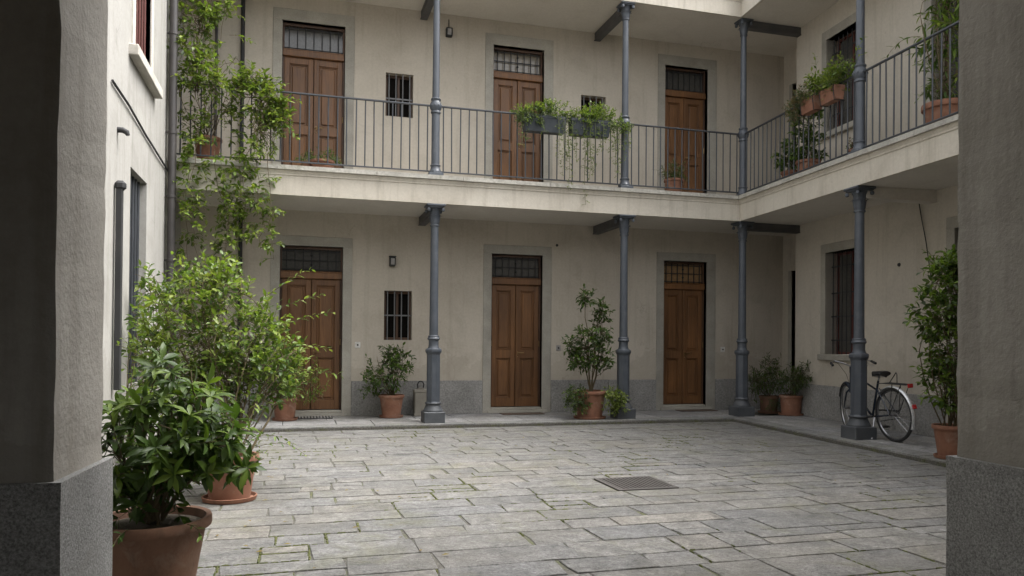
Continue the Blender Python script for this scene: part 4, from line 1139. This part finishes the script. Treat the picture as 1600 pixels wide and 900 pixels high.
# 10 gallery pots
r = pplant((.40, -1.10, Z1), 'low terracotta bowl with grassy plant on the gallery before the upper left door')
zt = pot(r, .19, .15, .17, m_terra, False, rim=.04)
P = Plant(r, 'lance', .13, ((0, 3), (4, 4), (1, 2)), ((4, 1), (1, 1)), False)
P.crown([(.42, -1.12, Z1 + .22, .26, .18, .10)], 60, (.40, -1.10, Z1 + zt), 3, (.1, .22), 6, .8, 0, .2, .8, .8, .5, .004, .3, .7, .002); P.finish(0)
r = pplant((.16, -1.02, Z1), 'little terracotta pot left of the low bowl on the gallery')
zt = pot(r, .10, .08, .17, m_terra, False, rim=.03)
P = Plant(r, 'lance', .1, ((0, 3), (1, 3)), None, False)
P.crown([(.15, -1.02, Z1 + .22, .16, .12, .08)], 22, (.16, -1.02, Z1 + zt), 2, (.08, .18), 6, .8, 0, .2, .8, .8, .4, .004, .3, .8, .002); P.finish(0)
r = pplant((6.40, -1.10, Z1), 'terracotta pot with spiky grey-green plant on the gallery before the upper right door')
zt = pot(r, .175, .125, .28, m_terra, False, rim=.045)
P = Plant(r, 'lance', .12, ((4, 4), (0, 3), (1, 1)), ((4, 1), (5, 1)), False)
P.crown([(6.40, -1.12, Z1 + .40, .22, .18, .18)], 60, (6.40, -1.10, Z1 + zt), 6, (.12, .26), 7, .5, 0, .3, .8, .8, .6, .004, .4, .75, .002)
P.twig((6.3, -1.1, Z1 + .4), (-1, 0, .1), .3, 7, .2, 0, .6, .003, .5); P.finish(0)
def rw(s_, t, z=Z1): p = C3 + E_ * s_ + N_ * t; return (p.x, p.y, z)
for s_, t, rr_, hh, lab in ((1.12, .24, .15, .24, 'terracotta pot with leafy bush on the right gallery, nearer the inner corner'), (1.62, .24, .19, .30, 'larger terracotta pot with tall bush under the hanging boxes on the right gallery')):
    r = pplant(rw(s_, t), lab); zt = pot(r, rr_, rr_ * .75, hh, m_terra, False, rim=.045)
    c = rw(s_, t, Z1 + zt); P = Plant(r, 'ovate', .11, ((0, 4), (1, 3), (4, 1)), ((1, 2), (2, 2)))
    hgt = .5 if s_ < 1.4 else .85
    P.crown([(c[0] - .02, c[1], c[2] + .22, .26, .26, .22), (c[0], c[1], c[2] + hgt * .7, .22, .24, hgt * .42)], 55 if s_ < 1.4 else 90, c, 8, (.12, .28), 8, .5, 0, .35, .8, .75, .4, .006, .5); P.finish(0)
r = pplant(rw(2.72, .30), 'little terracotta pot on the right gallery just left of a column'); zt = pot(r, .11, .08, .22, m_terra, False, rim=.035)
P = Plant(r, 'ovate', .07, ((5, 2), (1, 2)), None); c = rw(2.72, .30, Z1 + zt); P.crown([(c[0], c[1], c[2] + .12, .12, .12, .12)], 20, c, 3, (.06, .14), 6, .5, 0, .3); P.finish(0)
r = pplant(rw(4.42, .30), 'big terracotta pot with tall oleander on the right gallery beside the pier'); zt = pot(r, .27, .18, .36, m_terra, False, rim=.07)
c = rw(4.42, .30, Z1 + zt); P = Plant(r, 'lance', .19, ((0, 3), (1, 4), (2, 2)), ((2, 3), (1, 1), (3, 1)))
P.crown([(c[0] - .02, c[1], c[2] + .35, .24, .30, .30), (c[0] - .02, c[1], c[2] + .85, .26, .34, .34), (c[0], c[1], c[2] + 1.30, .26, .32, .34), (c[0], c[1], c[2] + 1.65, .2, .26, .24)], 105, c, 12, (.18, .36), 7, .9, 0, .4, .8, .8, .3, .011, .6)
P.twig((c[0] - .05, c[1] + .35, c[2] + 1.0), (-.2, 1, .35), .55, 9, .5, 0, .2, .004, .7); P.finish(100)

# 11 window boxes
def boxmesh(L, D, H, ribs, mat_t=.02):
    m = MB(); t = .012
    def ring(l, d_, z): return [(-l / 2, -d_ / 2, z), (l / 2, -d_ / 2, z), (l / 2, d_ / 2, z), (-l / 2, d_ / 2, z)]
    vs = ring(L * .94, D * .74, 0) + ring(L * .985, D * .95, H - .045) + ring(L, D, H - .043) + ring(L, D, H) + ring(L - .03, D - .03, H) + ring(L - .04, D - .05, H - .06)
    fs = [(0, 3, 2, 1)] + [(r_ * 4 + k, r_ * 4 + (k + 1) % 4, (r_ + 1) * 4 + (k + 1) % 4, (r_ + 1) * 4 + k) for r_ in range(5) for k in range(4)] + [(20, 21, 22, 23)]
    m.add(vs, fs)
    for k in range(ribs):
        x = -L / 2 * .9 + L * .9 * (k + .5) / ribs
        m.add([(x - .008, -D * .37 - .004, .01), (x + .008, -D * .37 - .004, .01), (x + .008, -D * .475 - .004, H - .05), (x - .008, -D * .475 - .004, H - .05), (x - .008, -D * .33, .01), (x + .008, -D * .33, .01), (x + .008, -D * .43, H - .05), (x - .008, -D * .43, H - .05)],
              [(0, 1, 2, 3), (0, 4, 5, 1), (1, 5, 6, 2), (2, 6, 7, 3), (3, 7, 4, 0)])
    return m
for x0, x1, lab, mats in ((3.53, 4.24, 'slate-grey plastic flower box with sage plants, left of the pair on the back railing', ((4, 5), (1, 2), (0, 1))), (4.33, 5.02, 'slate-grey plastic flower box with bright green plants, right of the pair on the back railing', ((2, 4), (1, 3), (4, 2)))):
    c = ((x0 + x1) / 2, C3.y - .125, 4.685); r = empty('flower_box', c, 0, lab, 'flower box')
    boxmesh(x1 - x0, .20, .265, 3).build('box', m_plbox, r)
    for sx in (-.22, .22):
        k = MB(); k.box(sx - .012, sx + .012, .02, .13, .262, .275); k.box(sx - .012, sx + .012, .118, .13, .10, .262); k.build('bracket', m_rail, r)
    k = MB(); k.box(-(x1 - x0) / 2 + .03, (x1 - x0) / 2 - .03, -.07, .07, .20, .225); k.build('soil', m_soil, r)
    P = Plant(r, 'round', .055, mats, ((3, 2), (2, 3), (4, 1)), False)
    zt = c[2] + .25; left = x0 < 4
    e = [(c[0] - .1, c[1], zt + .08, .42, .15, .14), (c[0] + .15, c[1], zt + .14, .34, .15, .17)]
    P.crown(e, 150, (c[0], c[1], zt - .03), 6, (.10, .24), 10, .5, 0, .5, .8, .7, .55, .004, .3, 1., .002)
    if left: P.crown([(x0 - .02, c[1] - .06, zt - .02, .14, .12, .14), (x0 + .14, c[1] - .10, zt - .05, .18, .07, .12)], 60, (x0 + .1, c[1], zt), 2, (.08, .2), 10, 1.3, 0, .2, .8, .8, -.1, .003, .3, .8, .002)
    strands = [(x0 - .06, 4.45), (x0 + .02, 4.5), (x0 + .28, 4.62), (x1 - .16, 4.1), (x1 - .04, 4.0), (x1 + .03, 4.25), (x1 + .02, 3.72)] if left else \
              [(x0 + .02, 4.4), (x0 + .10, 4.2), (x0 + .20, 4.05), (x0 + .26, 3.55), (x0 + .30, 4.0), (x0 + .36, 3.95), (x0 + .42, 4.1), (x0 + .5, 4.5), (x1 - .14, 4.45), (x1 - .03, 4.3), (x1 + .06, 4.1), (x1 + .10, 4.35), (x1 + .16, 4.05), (x1 + .24, 4.3), (x1 + .30, 4.45), (x1 + .34, 4.6)]
    for xx, z1_ in strands:
        hang(xx, c[1] - random.uniform(.08, .12), zt + .0, z1_ + random.uniform(-.05, .05), int((zt - z1_) * 34), sz=.62, L=(.03, .08), bow=.022, nl=4)
    if not left: P.crown([(x1 + .16, c[1] - .02, zt + .0, .24, .12, .12)], 46, (x1 - .1, c[1], zt), 3, (.1, .22), 9, 1.1, 0, .3, .8, .8, .0, .003, .3, .9, .002)
    P.finish(0)
for s0, s1, lab, mats, lt in ((2.04, 2.42, 'terracotta window box with pinkish wispy plants, left of the pair on the right railing', ((4, 3), (5, 4), (1, 1)), ((5, 2), (4, 1))), (2.52, 2.92, 'terracotta window box with bright green plants, right of the pair on the right railing', ((1, 4), (2, 4), (0, 1)), ((2, 2), (3, 3)))):
    c = rw((s0 + s1) / 2, -.10, 4.74); r = empty('flower_box', c, RA, lab, 'flower box')
    boxmesh(s1 - s0 - .02, .165, .20, 2).build('box', m_terra, r)
    k = MB(); k.box(-(s1 - s0) / 2 + .03, (s1 - s0) / 2 - .03, -.07, .07, .13, .165); k.build('soil', m_soil, r)
    for sx in (-.16, .16):
        k = MB(); k.tube([(sx, .10, .19), (sx, -.085, .205), (sx, -.09, .14), (sx, -.07, -.010), (sx, .10, -.012)], .006, 6); k.build('bracket', m_dark, r)
    P = Plant(r, 'round' if 'pink' in lab else 'ovate', .07 if 'pink' in lab else .10, mats, lt, False); zt = c[2] + .17
    if 'pink' in lab:
        P.crown([(c[0], c[1] + .05, zt + .12, .16, .32, .16), (c[0] - .04, c[1] + .32, zt - .02, .13, .24, .18)], 190, (c[0], c[1], zt - .03), 10, (.10, .26), 10, .5, 0, .5, .8, .7, .4, .003, .4, .75, .002)
    else:
        P.crown([(c[0], c[1], zt + .14, .18, .28, .16), (c[0], c[1] - .25, zt + .26, .15, .22, .16), (c[0], c[1] + .3, zt + .22, .12, .18, .16)], 95, (c[0], c[1], zt - .03), 12, (.14, .30), 8, .4, 0, .6, .8, .7, .5, .004, .5, .9)
        P.twig((c[0], c[1] - .35, zt + .3), (0, -1, .5), .45, 10, .3, 0, .6, .003, .7); P.twig((c[0], c[1] - .3, zt + .25), (0, -1, .15), .4, 8, .4, 0, .6, .003, .6)
        P.twig((c[0], c[1] + .3, zt + .35), (0, .5, 1), .35, 9, .3, 0, .6, .003, .8)
    P.finish(0)

# ------------------------------------------------------------------ bicycle
ang = math.atan2(1.06, .08)
BK = empty('bicycle', (7.64, -4.93, 0), ang, 'dark city bicycle with silver mudguard and red reflectors leaning behind a column', 'bicycle')
BK.rotation_euler = (R_(-4), 0, ang)
def wheel(parent_loc, rz=0, parent=BK, name='wheel'):
    R0 = .338
    m = MB(); seg = 48
    def torus(R, r, sg, nn, mat):
        q = MB(); vs = []
        for i in range(nn):
            a = 2 * math.pi * i / nn
            for j in range(sg):
                b = 2 * math.pi * j / sg; rr = R + r * math.cos(b); vs.append((rr * math.cos(a), r * math.sin(b), rr * math.sin(a)))
        q.add(vs, [(i * sg + j, i * sg + (j + 1) % sg, ((i + 1) % nn) * sg + (j + 1) % sg, ((i + 1) % nn) * sg + j) for i in range(nn) for j in range(sg)], 0, True); return q
    w = torus(R0 - .02, .012, 6, seg, None).build('wheel', m_chrome, parent, parent_loc, (0, 0, rz))
    torus(R0 - .0, .021, 8, seg, None).build('tyre', m_rubber, w)
    k = MB(); k.tube([(0, -.045, 0), (0, .045, 0)], .018, 10); k.tube([(0, -.03, 0), (0, -.024, 0)], .03, 10); k.tube([(0, .024, 0), (0, .03, 0)], .03, 10); k.tube([(0, -.075, 0), (0, .075, 0)], .007, 6); k.build('hub', m_chrome, w)
    k = MB()
    for i in range(28):
        a = 2 * math.pi * i / 28; sd = .027 if i % 2 else -.027; a2 = a + (.5 if (i // 2) % 2 else -.5)
        k.tube([(.028 * math.cos(a2), sd, .028 * math.sin(a2)), ((R0 - .02) * math.cos(a), sd * .15, (R0 - .02) * math.sin(a))], .0016, 3)
    k.build('spoke', m_chrome, w)['kind'] = 'stuff'
    return w
WB, WZ = 1.07, .36
wheel((0, 0, WZ))
k = MB()
bbk = (.43, 0, .30); st_top = (.27, 0, .80); ht0, ht1 = (.88, 0, .62), (.84, 0, .88)
k.tube([bbk, st_top], .015, 10); k.tube([(.29, 0, .66), ht1], .0135, 10); k.tube([bbk, (.87, 0, .66)], .016, 10); k.tube([ht0, ht1], .019, 10)
for sd in (-1, 1):
    k.tube([(0, .06 * sd, WZ), (.2, .055 * sd, WZ - .03), (.40, .035 * sd, .30)], .0095, 8); k.tube([(0, .06 * sd, WZ), (.285, .02 * sd, .69)], .008, 8)
k.build('frame', m_bikepaint, BK)
k = MB(); k.tube([st_top, (.25, 0, .87)], .0125, 10); k.build('seat_post', m_chrome, BK)
# saddle
k = MB(); vs = []; n = 10; sec = [(-.13, .02, .885), (-.12, .085, .90), (-.07, .105, .905), (0, .085, .90), (.06, .05, .895), (.12, .032, .893), (.145, .012, .885)]
for x, w, z in sec:
    for j in range(n):
        a = 2 * math.pi * j / n; vs.append((.24 + x, w * math.cos(a), z + .032 * math.sin(a) * (1 if math.sin(a) > 0 else 1.2)))
k.add(vs, [(i * n + j, i * n + (j + 1) % n, (i + 1) * n + (j + 1) % n, (i + 1) * n + j) for i in range(len(sec) - 1) for j in range(n)] + [tuple(range(n)), tuple((len(sec) - 1) * n + j for j in range(n))], 0, True)
sd_ = k.build('saddle', m_saddle, BK)
k = MB()
for a in (-.03, .03): k.tube([(.14, a, .86), (.2, a, .85), (.3, a, .85), (.36, a * .5, .87)], .004, 6)
k.build('saddle_rail', m_chrome, sd_)
# rear mudguard
def guard(a0, a1, R, w, cx, cz, par, mat, name='mudguard'):
    q = MB(); vs = []; n_ = 24
    for i in range(n_ + 1):
        a = a0 + (a1 - a0) * i / n_
        for (rr, yy) in ((R - .008, -w), (R + .006, -w * .55), (R + .010, 0), (R + .006, w * .55), (R - .008, w), (R + .003, w * .5), (R + .006, 0), (R + .003, -w * .5)):
            vs.append((cx + rr * math.cos(a), yy, cz + rr * math.sin(a)))
    q.add(vs, [(i * 8 + j, i * 8 + (j + 1) % 8, (i + 1) * 8 + (j + 1) % 8, (i + 1) * 8 + j) for i in range(n_) for j in range(8)], 0, True)
    return q.build(name, mat, par)
gd = guard(R_(205), R_(40), .375, .028, 0, WZ, BK, m_alu)
k = MB()
for sd in (-1, 1): k.tube([(0, .065 * sd, WZ), (-.36 * math.cos(R_(10)), .03 * sd, WZ + .36 * math.sin(R_(-8)))], .003, 5); k.tube([(0, .065 * sd, WZ), (-.36 * math.cos(R_(60)), .03 * sd, WZ + .36 * math.sin(R_(60)))], .003, 5)
k.build('mudguard_stay', m_chrome, BK)
def refl(x, z, a, w, h):
    q = MB(); T = Matrix.Translation((x, 0, z)) @ Matrix.Rotation(a, 4, 'Y'); q.box(-.014, .012, -w, w, -h, h, 0, .006, T); return q.build('reflector', m_red, BK)
refl(-.39, .50, R_(20), .026, .028); refl(-.335, .765, 0, .036, .026)
# carrier rack
k = MB()
for sd in (-1, 1):
    k.tube([(.26, .03 * sd, .76), (.12, .06 * sd, .775), (-.30, .06 * sd, .775), (-.325, .045 * sd, .775)], .0055, 6)
    k.tube([(0, .07 * sd, WZ), (-.08, .065 * sd, .775)], .005, 6)
    k.tube([(0, .07 * sd, WZ), (-.24, .065 * sd, .775)], .005, 6)
for x in (-.30, -.16, -.02, .10): k.tube([(x, -.06, .775), (x, .06, .775)], .005, 6)
k.tube([(-.30, 0, .775), (.12, 0, .775)], .0045, 6)
k.tube([(.10, -.04, .78), (.02, -.04, .86), (-.06, -.02, .92), (-.10, 0, .90), (-.12, .02, .79)], .006, 6)
k.build('carrier', m_dark, BK)
# drivetrain
k = MB(); k.tube([(.43, -.07, .30), (.43, .07, .30)], .018, 10); k.tube([(.43, -.07, .30), (.36, -.085, .155)], .009, 8); k.tube([(.43, .07, .30), (.50, .085, .445)], .009, 8); k.build('crank', m_chrome, BK)
for q_ in ((.36, -.13, .155), (.50, .13, .445)):
    k = MB(); k.box(q_[0] - .045, q_[0] + .045, q_[1] - .045, q_[1] + .045, q_[2] - .012, q_[2] + .012, 0, .004); k.build('pedal', m_rubber, BK)
k = MB(); k.tube([(-.03, -.055, WZ + .05), (.43, -.055, .385)], .012, 8); k.tube([(-.03, -.055, WZ - .045), (.43, -.055, .22)], .006, 8)
k.lathe([(.09, -.003), (.095, 0), (.09, .003)], 24); 
k.build('chain_guard', m_dark, BK)
k = MB(); k.tube([(.34, .04, .30), (.26, .16, .02)], .008, 6); k.build('kickstand', m_chrome, BK)
# steered front end
FL, FR = (.875, 0, 0), (0, 0, R_(-20))                # steering axis
k = MB(); fx = WB - .875
k.tube([(.005, 0, .62), (.012, 0, .60)], .02, 8)
for sd in (-1, 1): k.tube([(0, .015 * sd, .64), (.03, .05 * sd, .60), (.09, .055 * sd, .50), (fx, .055 * sd, WZ)], [.014, .013, .011, .008], 8)
k.tube([(-.035, 0, .88), (-.05, 0, .97)], .012, 10)
k.build('fork', m_bikepaint, BK, FL, FR)
k = MB(); hz = .98
k.tube([(-.20, -.28, hz + .04), (-.08, -.27, hz + .06), (.02, -.20, hz + .08), (-.01, -.08, hz + .04), (-.05, 0, hz), (-.01, .08, hz + .04), (.02, .20, hz + .08), (-.08, .27, hz + .06), (-.20, .28, hz + .04)], .011, 8)
hb = k.build('handlebar', m_chrome, BK, FL, FR)
for sd in (-1, 1):
    k = MB(); k.tube([(-.24, .285 * sd, hz + .032), (-.10, .272 * sd, hz + .056)], .017, 10); k.build('grip', m_rubber, hb)
    k = MB(); k.tube([(-.02, .23 * sd, hz + .06), (-.02, .25 * sd, hz + .02), (-.10, .27 * sd, hz - .01), (-.19, .27 * sd, hz - .005)], .005, 6); k.build('brake_lever', m_chrome, hb)
k = MB(); k.tube([(.02, .2, hz + .07), (.10, .12, hz + .03), (.10, .02, .85), (.05, 0, .72)], .003, 5); k.build('brake_cable', m_dark, hb)
wheel((.875 + fx * math.cos(FR[2]), fx * math.sin(FR[2]), WZ), FR[2])
gd = guard(R_(170), R_(20), .372, .026, fx, WZ, BK, m_bikepaint); gd.location = FL; gd.rotation_euler = FR

# ------------------------------------------------------------------ fallen leaves
rl = random.Random(3); k = MB()
for i in range(70):
    x, y = (rl.gauss(-.1, .8), rl.uniform(-8.8, -5.0)) if i < 34 else (rl.uniform(-1, 6.6), rl.uniform(-8.5, -1.9))
    if x < -1.6: continue
    a = rl.uniform(0, 6.28); L = rl.uniform(.03, .06); c_, s_ = math.cos(a), math.sin(a); w = L * .25
    z = -.049
    k.add([(x, y, z), (x + c_ * L * .5 - s_ * w, y + s_ * L * .5 + c_ * w, z + .006), (x + c_ * L, y + s_ * L, z + .003), (x + c_ * L * .5 + s_ * w, y + s_ * L * .5 - c_ * w, z + .004)], [(0, 1, 2, 3)])
m_dead = leaf_mat('fallen_leaf', (.22, .18, .05), (.14, .09, .035), .7)
tag(k.build('fallen_leaf', m_dead), 'scattered yellow and brown fallen leaves on the paving', 'fallen leaves', kind='stuff')
